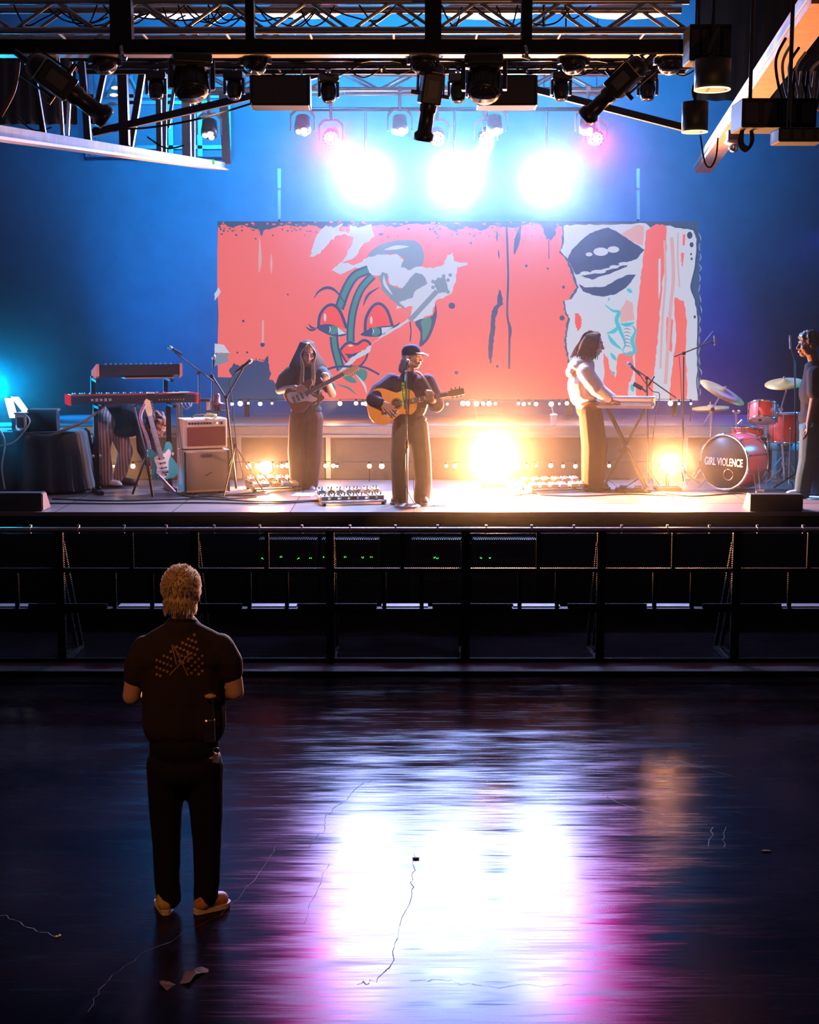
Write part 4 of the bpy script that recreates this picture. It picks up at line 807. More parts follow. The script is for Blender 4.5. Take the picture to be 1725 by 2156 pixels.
# ---- little table behind the amplifier, column speaker
t = thing('utility_shelf', 'dark shelf unit behind the guitar amplifier carrying the mic stand clutter', 'shelf', (at(420, 900, 17.25).x, 17.25, STAGE))
sx0, sx1 = at(372, 900, 17.25).x, at(446, 900, 17.25).x; zs_ = at(400, 842, 17.25).z
MB().box(((sx0 + sx1) / 2, 17.3, zs_), (sx1 - sx0, 0.34, 0.03)).build('shelf_board', DKM, t)
for x in (sx0 + .03, sx1 - .03):
    for y in (17.17, 17.43): MB().box((x, y, (zs_ + STAGE) / 2), (0.035, 0.035, zs_ - STAGE)).build('leg', ALU, t)
for k in range(3): MB().tube(sm([at(380 + 8 * k, 846, 17.12), at(392 + 5 * k, 862 - 3 * k, 17.1), at(404, 846, 17.12)], 6), 0.006, 6).build('hanging_lead', WHITE, t)
# ---- guitar amplifier stack
pa = sz(424, 1041); AR = math.radians(24)
t = turned('speaker_cabinet', 'large cream speaker cabinet standing on the stage under the amplifier', 'amplifier', (pa.x, pa.y + 0.2, STAGE), AR)
Hc = at(424, 948, pa.y).z - STAGE; Wc = 0.54
MB().box((0, 0, Hc / 2 + 0.01), (Wc, 0.30, Hc - 0.02)).build('case', CREAM, t, bevel=0.012)
MB().box((0.0, -0.153, Hc / 2 + 0.01), (Wc - 0.05, 0.012, Hc - 0.08)).build('grille_cloth', M('grille_cloth', (0.30, 0.24, 0.20), 0.9, 0, 0.2, 120, 0.3), t)
for s in (-1, 1): MB().box((s * (Wc / 2 - 0.012), -0.155, Hc / 2), (0.014, 0.016, Hc - 0.03)).build('piping', BLKP, t)
MB().box((0, -0.162, Hc * 0.86), (0.11, 0.008, 0.035)).build('badge', M('dark_badge', (0.08, 0.06, 0.06), 0.4), t)
MB().prism([(-0.03, -0.161, Hc * .42), (0.05, -0.161, Hc * .50), (0.06, -0.161, Hc * .48), (-0.02, -0.161, Hc * .40)], (0, 0.003, 0)).build('scuff', M('dark_badge', (0.08, 0.06, 0.06), 0.4), t)
for sx in (-1, 1): MB().box((sx * .2, 0, 0.008), (0.05, 0.2, 0.016)).build('foot', RUB, t)
za_ = STAGE + Hc + 0.012; Ha = at(424, 882, pa.y).z - za_
t = turned('guitar_amplifier', 'cream guitar amplifier with knobs, sitting on the speaker cabinet', 'amplifier', (pa.x - 0.005, pa.y + 0.2, za_), AR)
MB().box((0, 0, Ha / 2), (Wc - 0.02, 0.26, Ha)).build('case', CREAM, t, bevel=0.014)
MB().box((0.01, -0.132, Ha * 0.40), (Wc - 0.09, 0.012, Ha * 0.62)).build('grille_cloth', M('oxblood_cloth', (0.16, 0.05, 0.05), 0.9, 0, 0.2, 120, 0.3), t)
pn = MB().box((0.01, -0.134, Ha * 0.84), (Wc - 0.09, 0.012, Ha * 0.20)).build('control_panel', M('pale_panel', (0.55, 0.52, 0.52), 0.4), t)
for k in range(8): MB().cyl((-0.19 + 0.035 * k, -0.14, Ha * .84), (-0.19 + 0.035 * k, -0.158, Ha * .84), 0.012, n=10).build('knob', BLKP, pn)
MB().ell((0.14, -0.143, Ha * .84), 0.012, nu=10, nv=6).build('pilot_lamp', E('pilot_red', (1, 0.35, 0.15), 3, False), pn); MB().box((0.19, -0.142, Ha * .84), (0.025, 0.01, 0.03)).build('switch', BLKP, pn)
MB().tube(sm([(-0.12, 0, Ha), (-0.08, 0, Ha + .03), (0.08, 0, Ha + .03), (0.12, 0, Ha)], 5), 0.01).build('handle', M('leather', (0.12, 0.06, 0.04), 0.5), t)
q = V((pa.x + 0.10, pa.y + 0.16, za_ + Ha)); tag(MB().tube([q + V((0.07 * math.cos(a * .5), 0.05 * math.sin(a * .5), 0.008 + a * .0012)) for a in range(30)], 0.007, 6).build('cable', M('yellow_cable', (0.5, 0.4, 0.12), 0.5)), 'coiled yellowish cable lying on top of the guitar amplifier', 'cable')
# ---- microphones on stands
def mic(m, tip, tail, r=0.022):
    tip, tail = V(tip), V(tail); d = (tail - tip).normalized()
    return m
def mic_parts(t, tip, tail, r=0.024):
    tip, tail = V(tip), V(tail); d = (tail - tip).normalized()
    MB().lathe([(0.004, -0.004), (r * .8, 0.008), (r * 1.08, r), (r * 1.08, r * 1.5), (r * .85, r * 2.3)], tip, d, 16).build('grille', M('mic_grille', (0.45, 0.45, 0.48), 0.3, 0.9), t)
    MB().cyl(tip + d * r * 2.3, tail, r * 0.78, r * 0.5, 14).build('microphone_body', BLKP, t)
def tripod(t, base, top, r=0.011, spread=0.27, hh=0.20, a0=0.4):
    base, top = V(base), V(top); MB().cyl(base + V((0, 0, .06)), top, r, n=10).build('pole', M('stand_black', (0.05, 0.05, 0.055), 0.35, 0.5), t)
    for k in range(3):
        a = a0 + k * 2.094; MB().cyl(base + V((0, 0, hh)), base + V((math.cos(a) * spread, math.sin(a) * spread, 0.012)), 0.009, n=8).build('leg', MATS['stand_black'], t)
    MB().cyl(base + V((0, 0, hh - .03)), base + V((0, 0, hh + .03)), 0.02, n=10).build('collar', BLKP, t)
SB = M('stand_black', (0.05, 0.05, 0.055), 0.35, 0.5)
def boom(t, a, b, r=0.008): MB().cyl(a, b, r, n=8).build('boom', SB, t)
def clutch(t, p): MB().cyl(V(p) + V((0, -.02, 0)), V(p) + V((0, .03, 0)), 0.022, n=10).build('clutch', BLKP, t)
Y1 = 16.95; b = at(421, 1030, Y1); b.z = STAGE
t = thing('microphone_stand', 'tall boom stand whose microphone points to the empty blue side, behind the keyboards', 'microphone stand', b)
tripod(t, b, at(419, 790, Y1)); boom(t, at(462, 812, Y1), at(368, 742, Y1)); clutch(t, at(419, 785, Y1)); mic_parts(t, at(354, 730, Y1), at(384, 746, Y1))
Y1 = 17.0; b = V((at(448, 1000, Y1).x, Y1, STAGE))
t = thing('microphone_stand', 'straight black stand with upright microphone rising behind the guitar amplifier', 'microphone stand', b)
tripod(t, b, at(447, 780, Y1), a0=1.2); mic_parts(t, at(451, 747, Y1), at(449, 776, Y1)); clutch(t, at(447, 797, Y1))
Y1 = 16.1; b = V((at(494, 1032, Y1).x, Y1 + .15, STAGE))
t = thing('microphone_stand', 'black boom stand with slanted microphone in front of the backdrop corner beside the amplifier', 'microphone stand', b)
tripod(t, b, at(476, 838, Y1), r=0.013, spread=0.32, hh=0.55, a0=0.2); boom(t, at(446, 790, Y1), at(476, 838, Y1), 0.01); boom(t, at(476, 838, Y1), at(512, 776, Y1), 0.01); clutch(t, at(476, 836, Y1)); clutch(t, at(446, 792, Y1))
mic_parts(t, at(531, 757, Y1), at(496, 784, Y1)); MB().tube(sm([at(496, 784, Y1), at(485, 800, Y1), at(484, 812, Y1), at(490, 850, Y1 - .02), at(500, 950, Y1 - .05), at(520, 1028, Y1 - .2)], 6), 0.005, 6).build('microphone_cable', RUB, t)
t = thing('lantern', 'small dark pot lamp standing on the shelf by the boom stand', 'lantern', at(458, 855, 16.75)); q = at(458, 855, 16.75)
MB().lathe([(0.05, 0), (0.055, 0.06), (0.09, 0.07), (0.09, 0.085), (0.04, 0.1), (0.04, 0.18), (0.02, 0.2)], q + V((0, 0, -0.05)), (0, 0, 1), 16).build('body', M('maroon_metal', (0.12, 0.04, 0.04), 0.4, 0.4), t); MB().box(q + V((0, 0, -.06)), (0.26, 0.2, 0.02)).cyl((q.x, q.y, q.z - .06), (q.x, q.y, STAGE), 0.015).build('stand', DKM, t)
# singer's stand with round base
Y1 = sz(860, 1067).y; b = V((at(858, 1067, Y1).x, Y1, STAGE))
t = thing('microphone_stand', 'straight chrome microphone stand with round base in front of the singer', 'microphone stand', b)
MB().lathe([(0.14, 0.0), (0.145, 0.012), (0.13, 0.022), (0.03, 0.03)], b, (0, 0, 1), 30).build('base', ALU, t)
tp_ = at(855, 778, Y1); md = V(b).lerp(tp_, 0.45)
MB().cyl(b + V((0, 0, .02)), md, 0.0135, n=12).build('lower_tube', CHR, t); MB().cyl(md, tp_, 0.010, n=12).build('upper_tube', CHR, t); MB().cyl(md + V((0, 0, -.03)), md + V((0, 0, .05)), 0.019, n=12).build('grip', BLKP, t)
mic_parts(t, at(860, 757, Y1 + .07), at(854, 778, Y1 - .02), 0.022)
gh = MB(); a_, b_ = at(849, 808, Y1 - .012), at(849, 850, Y1 - .012)
for k in range(7): gh.box(a_.lerp(b_, k / 6), (0.026, 0.012, 0.028))
gh.build('plectrum_holder', E('lime_plastic', (0.42, 0.85, 0.05), 0.55, False), t).active_material = M('lime_green', (0.35, 0.85, 0.04), 0.4)
MB().tube(sm([at(854, 780, Y1), at(848, 830, Y1 - .03), at(861, 900, Y1 - .03), at(850, 1000, Y1 - .03), b + V((0.1, -0.02, 0.01)), b + V((0.3, 0.05, 0.008))], 6), 0.004, 6).build('microphone_cable', RUB, t)
# ---- guitar stand with electric guitar
Yg = sz(322, 1046).y; b = V((at(320, 1046, Yg).x, Yg + .15, STAGE))
t = thing('guitar_stand', 'black folding guitar stand in front of the keyboards', 'guitar stand', b)
for p, q, r in (((283, 858), (305, 945), 0.010), ((305, 945), (322, 1046), 0.016), ((306, 965), (279, 1041), 0.013), ((322, 990), (352, 1012), 0.012)): MB().cyl(at(*p, Yg + .1), at(*q, Yg), r, n=10).build('leg', SB, t)
MB().tube([at(318, 985, Yg), at(338, 1000, Yg - .06), at(352, 1000, Yg - .1)], 0.010).build('cradle_arm', RUB, t); MB().tube([at(283, 858, Yg + .1), at(292, 846, Yg + .1), at(304, 846, Yg + .06)], 0.009).build('neck_rest', RUB, t)
SUN = M('teal_guitar', (0.05, 0.32, 0.36), 0.25); PICKG = M('pearl_guard', (0.72, 0.70, 0.68), 0.3); MAPLE = M('maple_neck', (0.62, 0.42, 0.2), 0.4, 0, 0.15, 10); ROSE = M('rosewood', (0.14, 0.07, 0.05), 0.5)
def electric(name, label, o, up, right, fwd, body_mat, guard_mat, neck_mat):
    # o: bridge point, up: towards the headstock, right: across the body, fwd: towards the viewer
    o, up, right, fwd = V(o), V(up).normalized(), V(right).normalized(), V(fwd).normalized()
    T_ = lambda x, y, z=0: o + right * x + up * y + fwd * z
    t = thing(name, label, 'guitar', o)
    prof = sm([(0, -.13, 0), (-.10, -.125, 0), (-.165, -.05, 0), (-.14, .06, 0), (-.115, .12, 0), (-.155, .20, 0), (-.145, .275, 0), (-.095, .27, 0), (-.05, .19, 0), (.03, .175, 0), (.075, .23, 0), (.12, .235, 0), (.135, .16, 0), (.105, .08, 0), (.125, .0, 0), (.155, -.07, 0), (.10, -.13, 0)], 4, True)
    MB().prism([T_(p.x, p.y, -0.022) for p in prof], fwd * 0.044, smooth=False).build('body', body_mat, t, bevel=0.01)
    gd = sm([(-.02, -.09, 0), (.07, -.11, 0), (.105, -.06, 0), (.075, .02, 0), (.08, .12, 0), (.04, .15, 0), (-.05, .16, 0), (-.11, .20, 0), (-.12, .14, 0), (-.07, .06, 0)], 3, True)
    MB().prism([T_(p.x, p.y, 0.023) for p in gd], fwd * 0.004).build('pickguard', guard_mat, t)
    nk = MB().bar(T_(0, .12, .03), T_(0, .62, .03), 0.05, 0.022, up=fwd); nk.build('neck', neck_mat, t)
    MB().bar(T_(0, .10, .043), T_(0, .61, .043), 0.048, 0.006, up=fwd).build('fretboard', ROSE, t)
    fr_ = MB()
    for k in range(16): fr_.bar(T_(-.023, .16 + .44 * (1 - .93 ** k) / .69, .047), T_(.023, .16 + .44 * (1 - .93 ** k) / .69, .047), 0.003, 0.002, up=fwd)
    fr_.build('frets', CHR, t)
    hs = MB().prism([T_(x, y, 0.018) for x, y in ((-.025, .61), (-.04, .66), (-.045, .78), (-.01, .81), (.03, .78), (.03, .66), (.025, .61))], fwd * 0.014); hs.build('headstock', neck_mat, t)
    for k in range(6): MB().cyl(T_(-.04, .65 + .024 * k, .025), T_(-.068, .65 + .024 * k, .025), 0.006, n=8).build('tuning_peg', CHR, t)
    for y in (.0, .055, .11): MB().bar(T_(-.035, y, .03), T_(.035, y, .03), 0.018, 0.012, up=fwd).build('pickup', BLKP, t)
    MB().bar(T_(-.035, -.05, .03), T_(.035, -.05, .03), 0.03, 0.014, up=fwd).build('bridge', CHR, t)
    ss = MB()
    for k in range(6): ss.cyl(T_(-.02 + .008 * k, -.05, .05), T_(-.017 + .007 * k, .64, .05), 0.0012, n=5)
    ss.build('strings', STEEL, t)
    for k in range(2): MB().cyl(T_(.07 + .02 * k, -.06 - .03 * k, .025), T_(.07 + .02 * k, -.06 - .03 * k, .042), 0.012, n=10).build('knob', WHITE, t)
    return t
g0_, g1_ = at(344, 985, Yg - .05), at(303, 832, Yg + .12)
electric('electric_guitar', 'teal electric guitar with pale pickguard resting upright on the guitar stand', g0_, g1_ - g0_, (g1_ - g0_).cross(V((-0.5, 1, 0))), (0.45, -1, 0.1), SUN, PICKG, MAPLE)
st_ = MB().tube(sm([at(306, 850, Yg + .02), at(296, 880, Yg), at(312, 930, Yg - .03), at(322, 985, Yg - .08), at(345, 1012, Yg - .15), at(368, 1036, Yg - .12)], 6), 0.02, 6); tag(st_.build('guitar_strap', M('patterned_strap', (0.35, 0.25, 0.35), 0.8, 0, 0.5, 30)), 'patterned guitar strap hanging off the stand onto the floor by the speaker cabinet', 'strap')
# ---- pedalboards
def pedalboard(px0, px1, py0, py1, label, n, seed, light=True):
    rnd = random.Random(seed); a, b = sz(px0, py1), sz(px1, py1 - 4); w_ = (b - a).length; rz = math.atan2(b.y - a.y, b.x - a.x)
    t = turned('pedalboard', label, 'pedalboard', (a + b) / 2 + V((0, 0.22, 0)), rz, 'effects pedalboards on the stage')
    f = MB()
    for y, z in ((-.2, .035), (-.1, .05), (0, .065), (.1, .08), (.2, .095)): f.box((0, y, z), (w_, 0.06, 0.014))
    for s in (-1, 1): f.bar((s * (w_ / 2 - .01), -.22, .03), (s * (w_ / 2 - .01), .22, .09), 0.02, 0.045)
    f.build('frame', ALU if light else DKM, t)
    for s in (-1, 1): MB().box((s * (w_ / 2 - .03), .18, .045), (0.03, 0.04, 0.09)).box((s * (w_ / 2 - .03), -.18, .015), (0.03, 0.04, 0.03)).build('leg', RUB, t)
    cols_ = [(0.6, 0.6, 0.58), (0.45, 0.3, 0.15), (0.12, 0.3, 0.6), (0.55, 0.5, 0.3), (0.25, 0.25, 0.27), (0.6, 0.25, 0.12)]
    for r, (y, z, k) in enumerate(((-.12, .062, n), (.13, .098, n))):
        for i in range(k):
            x = -w_ / 2 + w_ * (i + .5) / k + rnd.uniform(-.01, .01); c = rnd.randrange(6); R_ = Rx(0.15)
            e = MB().box((x, y, z + .022), (w_ / k * .72, 0.12, 0.045), R_).build('pedal', M('pedal_paint_%s' % 'abcdef'[c], cols_[c], 0.35), t, bevel=0.005)
            MB().cyl((x, y - .035, z + .042), (x, y - .035, z + .055), 0.011, n=10).build('footswitch', CHR, e)
            for q in (-1, 1): MB().cyl((x + q * .018, y + .03, z + .05), (x + q * .018, y + .03, z + .066), 0.008, n=8).build('knob', BLKP, e)
    for i in range(n): MB().tube(sm([(-w_ / 2 + w_ * (i + .3) / n, .06, .12), (-w_ / 2 + w_ * (i + .5) / n, .03, .14), (-w_ / 2 + w_ * (i + .9) / n, .05, .12)], 4), 0.004, 5).build('patch_cable', RUB, t)
    return t
pedalboard(668, 804, 1036, 1066, 'silver pedalboard full of effect pedals beside the singer', 7, 1); pedalboard(520, 622, 1013, 1038, 'hazy pedalboard in front of the long-haired guitarist', 5, 2, False); pedalboard(1110, 1232, 1012, 1040, 'hazy pedalboard with cables beside the keyboard player', 6, 3, False)
# ---- floor leads and set lists
for pts, lb in (([(110, 1052), (250, 1056), (420, 1052), (560, 1058), (680, 1054)], 'black cable running along the stage edge from the black stage monitor'), ([(100, 1061), (260, 1062), (420, 1060), (560, 1062), (668, 1056)], 'second black cable along the stage edge, nearest the front'), ([(480, 1050), (420, 1044), (540, 1046), (470, 1052), (400, 1050)], 'loop of thin cable on the boards in front of the speaker cabinet'),
        ([(370, 1040), (400, 1047), (450, 1046), (520, 1040), (560, 1036)], 'pale cable on the boards curling round the speaker cabinet'), ([(1080, 1046), (1120, 1040), (1150, 1044), (1220, 1046), (1330, 1042), (1420, 1046)], 'cable on the boards under the silver keyboard'), ([(1400, 1040), (1460, 1046), (1560, 1040), (1580, 1048)], 'thin cable on the boards in front of the bass drum')):
    cab([sz(x, y) + V((0, 0, 0.009)) for x, y in pts], 0.008, RUB, lb)
PAPER = M('paper', (0.8, 0.78, 0.76), 0.6)
for px, py, rz, lb in ((915, 1062, 0.1, 'white set list sheet on the boards beside the singer'), (640, 1042, -0.15, 'white set list sheet on the boards by the guitarist'), (1712, 1048, 0.2, 'white sheet on the boards behind the stage monitor at the drums')):
    q = sz(px, py); o = MB().box((0, 0, 0.004), (0.24, 0.30, 0.003)).build('set_list', PAPER); place(o, q, rz); tag(o, lb, 'paper')
q = at(1166, 893, 17.85); q.z = RZ; t = thing('drink_cup', 'white takeaway cup with straw on the riser behind the keyboard player', 'cup', q)
MB().lathe([(0.032, 0), (0.045, 0.13), (0.047, 0.13)], q, (0, 0, 1), 18).build('cup_body', WHITE, t); MB().lathe([(0.05, 0.13), (0.05, 0.14), (0.02, 0.15)], q, (0, 0, 1), 18).build('lid', WHITE, t); MB().cyl(q + V((0, 0, .13)), q + V((-.03, 0, .24)), 0.005, n=8).build('straw', WHITE, t)
# ---- silver keyboard on an X stand
Yk = sz(1310, 1036).y + 0.15; ck = at(1316, 858, Yk); KRR = math.radians(-12); SIL = M('silver_panel', (0.62, 0.63, 0.66), 0.28, 0.7)
t = turned('vintage_keyboard', 'silver-backed vintage keyboard with pale body on an X stand', 'keyboard', (ck.x, ck.y, ck.z), KRR)
L = 0.66
MB().prism([(-L / 2, y, z) for y, z in ((-.20, .0), (-.20, .03), (.22, .05), (.22, 0))], (L, 0, 0)).build('base', M('ivory_case', (0.6, 0.52, 0.48), 0.4), t)
pf = sm([(0, -.19, .03), (0, -.17, .06), (0, -.19, .09), (0, -.20, .135), (0, -.12, .14), (0, -.06, .10), (0, .0, .045)], 4)
MB().prism([(-L / 2 + .1, p.y, p.z) for p in pf], (L - .12, 0, 0), smooth=True).build('curved_back', SIL, t)
for x, nm in ((-L / 2 + .06, 'end_block'), (L / 2 - .02, 'end_block')): MB().prism([(x, p.y, p.z) for p in pf], (0.04, 0, 0)).build(nm, MATS['ivory_case'], t)
keys(t, -L / 2 + .12, L / 2 - .04, .13, .055, 22); MB().box((-L / 2 + .03, 0.02, .05), (0.05, 0.3, 0.03)).build('control_block', MATS['ivory_case'], t)
t = turned('keyboard_stand', 'X-shaped folding stand under the silver keyboard', 'keyboard stand', (ck.x + .02, ck.y, STAGE), KRR); h = ck.z - STAGE
for y in (-.12, .12):
    for s in (-1, 1): MB().bar((s * .21, y + .02 * s, h - .02), (-s * .25, y + .02 * s, 0.03), 0.035, 0.025).build('cross_leg', SB, t)
for s in (-1, 1):
    MB().bar((s * .21, -.2, h - .01), (s * .21, .2, h - .01), 0.035, 0.02).build('top_arm', SB, t); MB().bar((s * .25, -.24, 0.02), (s * .25, .24, 0.02), 0.035, 0.03).build('foot', SB, t)
MB().cyl((0, -.18, h * .52), (0, .18, h * .52), 0.03, n=12).box((-.03, -.18, h * .5), (0.07, 0.04, 0.05)).build('hinge', BLKP, t)
t = turned('pedal_unit', 'low black foot pedals on the boards under the silver keyboard', 'pedal', (ck.x + .1, ck.y - .12, STAGE), KRR)
MB().box((0, 0, .02), (0.42, 0.16, 0.04)).build('base', BLKP, t, bevel=.006)
for x in (-.12, .05): MB().box((x, -.03, .05), (0.08, 0.12, 0.02), Rx(.2)).build('treadle', RUB, t)
# boom stand over it
Y1 = Yk + .25; b = V((at(1366, 1030, Y1).x, Y1, STAGE))
t = thing('microphone_stand', 'boom stand leaning a microphone over the silver keyboard', 'microphone stand', b)
tripod(t, b, at(1362, 796, Y1), a0=0.9); boom(t, at(1342, 780, Y1), at(1424, 838, Y1)); clutch(t, at(1362, 796, Y1)); mic_parts(t, at(1322, 763, Y1 - .02), at(1348, 790, Y1))
MB().bar(at(1334, 808, Y1), at(1352, 818, Y1), 0.03, 0.05).build('phone_clamp', BLKP, t); MB().cyl(at(1352, 818, Y1), at(1364, 828, Y1), 0.012).cyl(at(1378, 792, Y1), at(1366, 812, Y1), 0.012).build('side_arm', SB, t)
MB().tube(sm([at(1348, 790, Y1), at(1372, 822, Y1 - .03), at(1389, 830, Y1 - .03), at(1382, 870, Y1 - .03), at(1372, 960, Y1 - .03), at(1376, 1034, Y1 - .1)], 6), 0.006, 6).build('microphone_cable', RUB, t)
# tall thin boom by the drums
Y1 = 17.0; b = V((at(1438, 1010, Y1).x, Y1, STAGE))
t = thing('microphone_stand', 'tall thin boom stand with a small microphone over the drum kit', 'microphone stand', b)
tripod(t, b, at(1440, 750, Y1), r=.009, a0=.5); boom(t, at(1420, 751, Y1), at(1496, 721, Y1), .008); clutch(t, at(1440, 744, Y1)); MB().cyl(at(1476, 729, Y1), at(1502, 697, Y1), .003, n=6).build('wire_arm', SB, t)
MB().cyl(at(1505, 707, Y1), at(1506, 728, Y1), .012, n=12).build('microphone_body', CHR, t); MB().cyl(at(1496, 721, Y1), at(1505, 722, Y1), .01).build('mount', BLKP, t); MB().tube(sm([at(1430, 750, Y1), at(1434, 800, Y1), at(1437, 900, Y1), at(1440, 1005, Y1)], 4), .004, 5).build('microphone_cable', RUB, t)
# ================================================================== DRUM KIT
REDL = M('red_drum_shell', (0.85, 0.10, 0.07), 0.3, 0, 0.15, 4); HEADW = M('drum_head', (0.6, 0.6, 0.66), 0.5); HEADK = M('black_drum_head', (0.03, 0.024, 0.024), 0.45)
def drum(name, label, c, ax, R, D, front_mat, back_mat, lugs=8):
    # c: centre of the near head, ax: from near head to far head
    c, ax = V(c), V(ax).normalized(); x, y, d = frame_of(ax); t = thing(name, label, 'drum', c)
    MB().lathe([(R * .99, 0.02), (R, 0.03), (R, D - .03), (R * .99, D - .02)], c, ax, 44).build('shell', REDL, t)
    for z, m, nm in ((0.012, front_mat, 'front_head'), (D - .012, back_mat, 'back_head')):
        MB().lathe([(0.001, z - .004), (R * .97, z - .002), (R * .98, z + .004)] if z < D / 2 else [(R * .98, z - .004), (R * .97, z + .002), (0.001, z + .004)], c, ax, 44).build(nm, m, t)
    for z in (0.012, D - .012): MB().torus(c + d * z, ax, R * 1.005, 0.014, 44, 8).build('hoop', CHR, t)
    for k in range(lugs):
        a = 2 * math.pi * (k + .5) / lugs; q = x * math.cos(a) + y * math.sin(a); lg_ = MB()
        for z in (0.05, D - .05) if D > .2 else (D / 2,): lg_.cyl(c + q * (R + .012) + d * (z - .03), c + q * (R + .012) + d * (z + .03), .012, n=8)
        lg_.cyl(c + q * (R + .018) + d * .0, c + q * (R + .018) + d * D, .0045, n=6); lg_.build('lug', CHR, t)
    return t, x, y, d
bx = at(1524, 972, 16.45); hx = V((0.70, 0.714, 0.0)); RB = 0.318
t, X_, Y_, D_ = drum('bass_drum', 'big red bass drum with black lettered front head', (bx.x, bx.y, STAGE + RB + .025), hx, RB, 0.46, HEADK, HEADW, 10)
bc = V((bx.x, bx.y, STAGE + RB + .025)); side = V((hx.y, -hx.x, 0))
MB().torus(bc - hx.normalized() * .004 + side * .07 + V((0, 0, -.14)), hx, .062, .005, 30, 6).build('port_ring', CHR, t)
fc = bpy.data.curves.new('lettering', 'FONT'); fc.body = 'GIRL VIOLENCE'; fc.align_x = 'CENTER'; fc.align_y = 'CENTER'; fc.size = .104; fc.offset = .0026; fc.extrude = .0008; fc.space_character = 1.0
fo = bpy.data.objects.new('lettering', fc); COL.objects.link(fo); bpy.context.view_layer.update(); me_ = bpy.data.meshes.new_from_object(fo.evaluated_get(bpy.context.evaluated_depsgraph_get())); bpy.data.objects.remove(fo); fo = bpy.data.objects.new('lettering', me_); COL.objects.link(fo); fo.parent = t; me_.materials.clear(); me_.materials.append(M('white_print', (0.62, 0.58, 0.56), 0.6)); fo['label'] = 'white block letters across the black drum head'
mx = Matrix((side, V((0, 0, 1)), -hx.normalized())).transposed().to_4x4(); fo.matrix_local = Matrix.Translation(-hx.normalized() * .003 + V((0, 0, .0))) @ mx; fo.scale = (0.70, 1.2, 1)
for s in (-1, 1):
    q = bc + side * s * .27 + hx.normalized() * .2; MB().cyl(q + V((0, 0, -.1)), V((q.x, q.y, STAGE)) + side * s * .12 - hx * .1, .009, n=8).build('spur', CHR, t)
q = bc + side * .33 + hx.normalized() * .22; MB().cyl(q + V((0, 0, -.05)), (q.x + .02, q.y - .02, STAGE), .009).box((q.x + .02, q.y - .02, STAGE + .02), (.08, .06, .04)).build('leg_bracket', CHR, t)
# the small boom microphone at the bass drum shell
tc_ = at(1606, 888, 16.55); drum('tom_drum', 'red tom drum tilted over the bass drum, pale lower head showing', tc_, (0.1, 0.38, 0.92), .155, .22, HEADW, HEADW, 6)
d_ = bpy.data.objects['tom_drum']; q = tc_ + V((-.02, -.03, .01)); MB().ell(q + V((-.02, -.012, .012)), (.022, .008, .016), nu=12, nv=8).build('dark_spot', BLKP, d_)
sc_ = at(1574, 922, 16.95); drum('snare_drum', 'shallow red snare drum with chrome rim behind the bass drum', sc_, (0, 0.05, 1), .178, .135, HEADW, HEADW, 8)
fc_ = at(1655, 932, 16.9); drum('floor_tom', 'deep red floor tom half hidden behind the man in the dark T-shirt', (fc_.x, fc_.y, fc_.z), (0, .02, 1), .2, .36, HEADW, HEADW, 8)
for k in range(3):
    a = .5 + k * 2.09; MB().cyl(fc_ + V((.21 * math.cos(a), .21 * math.sin(a), .2)), (fc_.x + .22 * math.cos(a), fc_.y + .22 * math.sin(a), STAGE), .009, n=8).build('leg', CHR, bpy.data.objects['floor_tom'])
def stand(t, top, base, r=.012, a0=.3, hh=.35, sp=.25):
    top, base = V(top), V(base); MB().cyl(base + V((0, 0, .08)), base.lerp(top, .55), r * 1.25, n=10).cyl(base.lerp(top, .5), top, r * .8, n=10).build('pole', CHR, t)
    for k in range(3):
        a = a0 + k * 2.094; MB().bar(base + V((0, 0, hh)), base + V((math.cos(a) * sp, math.sin(a) * sp, .02)), .018, .012).cyl(base + V((math.cos(a) * sp, math.sin(a) * sp, .0)), base + V((math.cos(a) * sp, math.sin(a) * sp, .03)), .015).build('leg', CHR, t)
    for f in (.3, .55): MB().cyl(base.lerp(top, f) + V((0, 0, -.025)), base.lerp(top, f) + V((0, 0, .025)), .021, n=10).cyl(base.lerp(top, f), base.lerp(top, f) + V((.05, -.02, 0)), .008).build('wing_clamp', CHR, t)
def cymbal(t, c, nrm, R):
    MB().lathe([(.004, .03), (.03, .028), (.045, .012), (R * .6, .0), (R, -.022), (R, -.026), (R * .6, -.004), (.045, .006), (.004, .024)], c, nrm, 48).build('cymbal', BRASS, t); MB().cyl(V(c) - V(nrm).normalized() * .04, V(c) + V(nrm).normalized() * .06, .008).cyl(V(c) + V(nrm).normalized() * .045, V(c) + V(nrm).normalized() * .07, .014).build('wing_nut', CHR, t)
Y1 = 17.1
c = at(1523, 823, Y1); b = V((at(1490, 1015, Y1 + .1).x, Y1 + .1, STAGE)); t = thing('crash_cymbal_stand', 'tilted bronze crash cymbal on a chrome boom stand beside the backdrop', 'cymbal', b)
cymbal(t, c, (0.40, -.28, 0.85), .295); k = at(1500, 862, Y1 + .05); stand(t, k, b, a0=1.0); MB().cyl(k, c - V((.02, 0, .03)), .010, n=10).build('boom', CHR, t); MB().cyl(k + V((0, -.03, 0)), k + V((0, .03, 0)), .025, n=12).build('tilter', CHR, t); MB().cyl(k, at(1477, 903, Y1 + .05), .007).build('boom_tail', CHR, t)
c = at(1497, 857, 17.42); b = V((c.x + .02, 17.42, STAGE)); t = thing('hi_hat_stand', 'pair of flat hi-hat cymbals on a chrome stand below the tilted crash', 'cymbal', b)
cymbal(t, c, (-.06, -.05, 1), .225); cymbal(t, c + V((0, 0, -.035)), (.06, .05, -1), .225); stand(t, c, b, a0=.2)
c = at(1652, 804, 16.9); b = V((at(1652, 1030, 16.9).x, 16.9, STAGE)); t = thing('ride_cymbal_stand', 'bronze ride cymbal on a chrome stand beside the man in the dark T-shirt', 'cymbal', b)
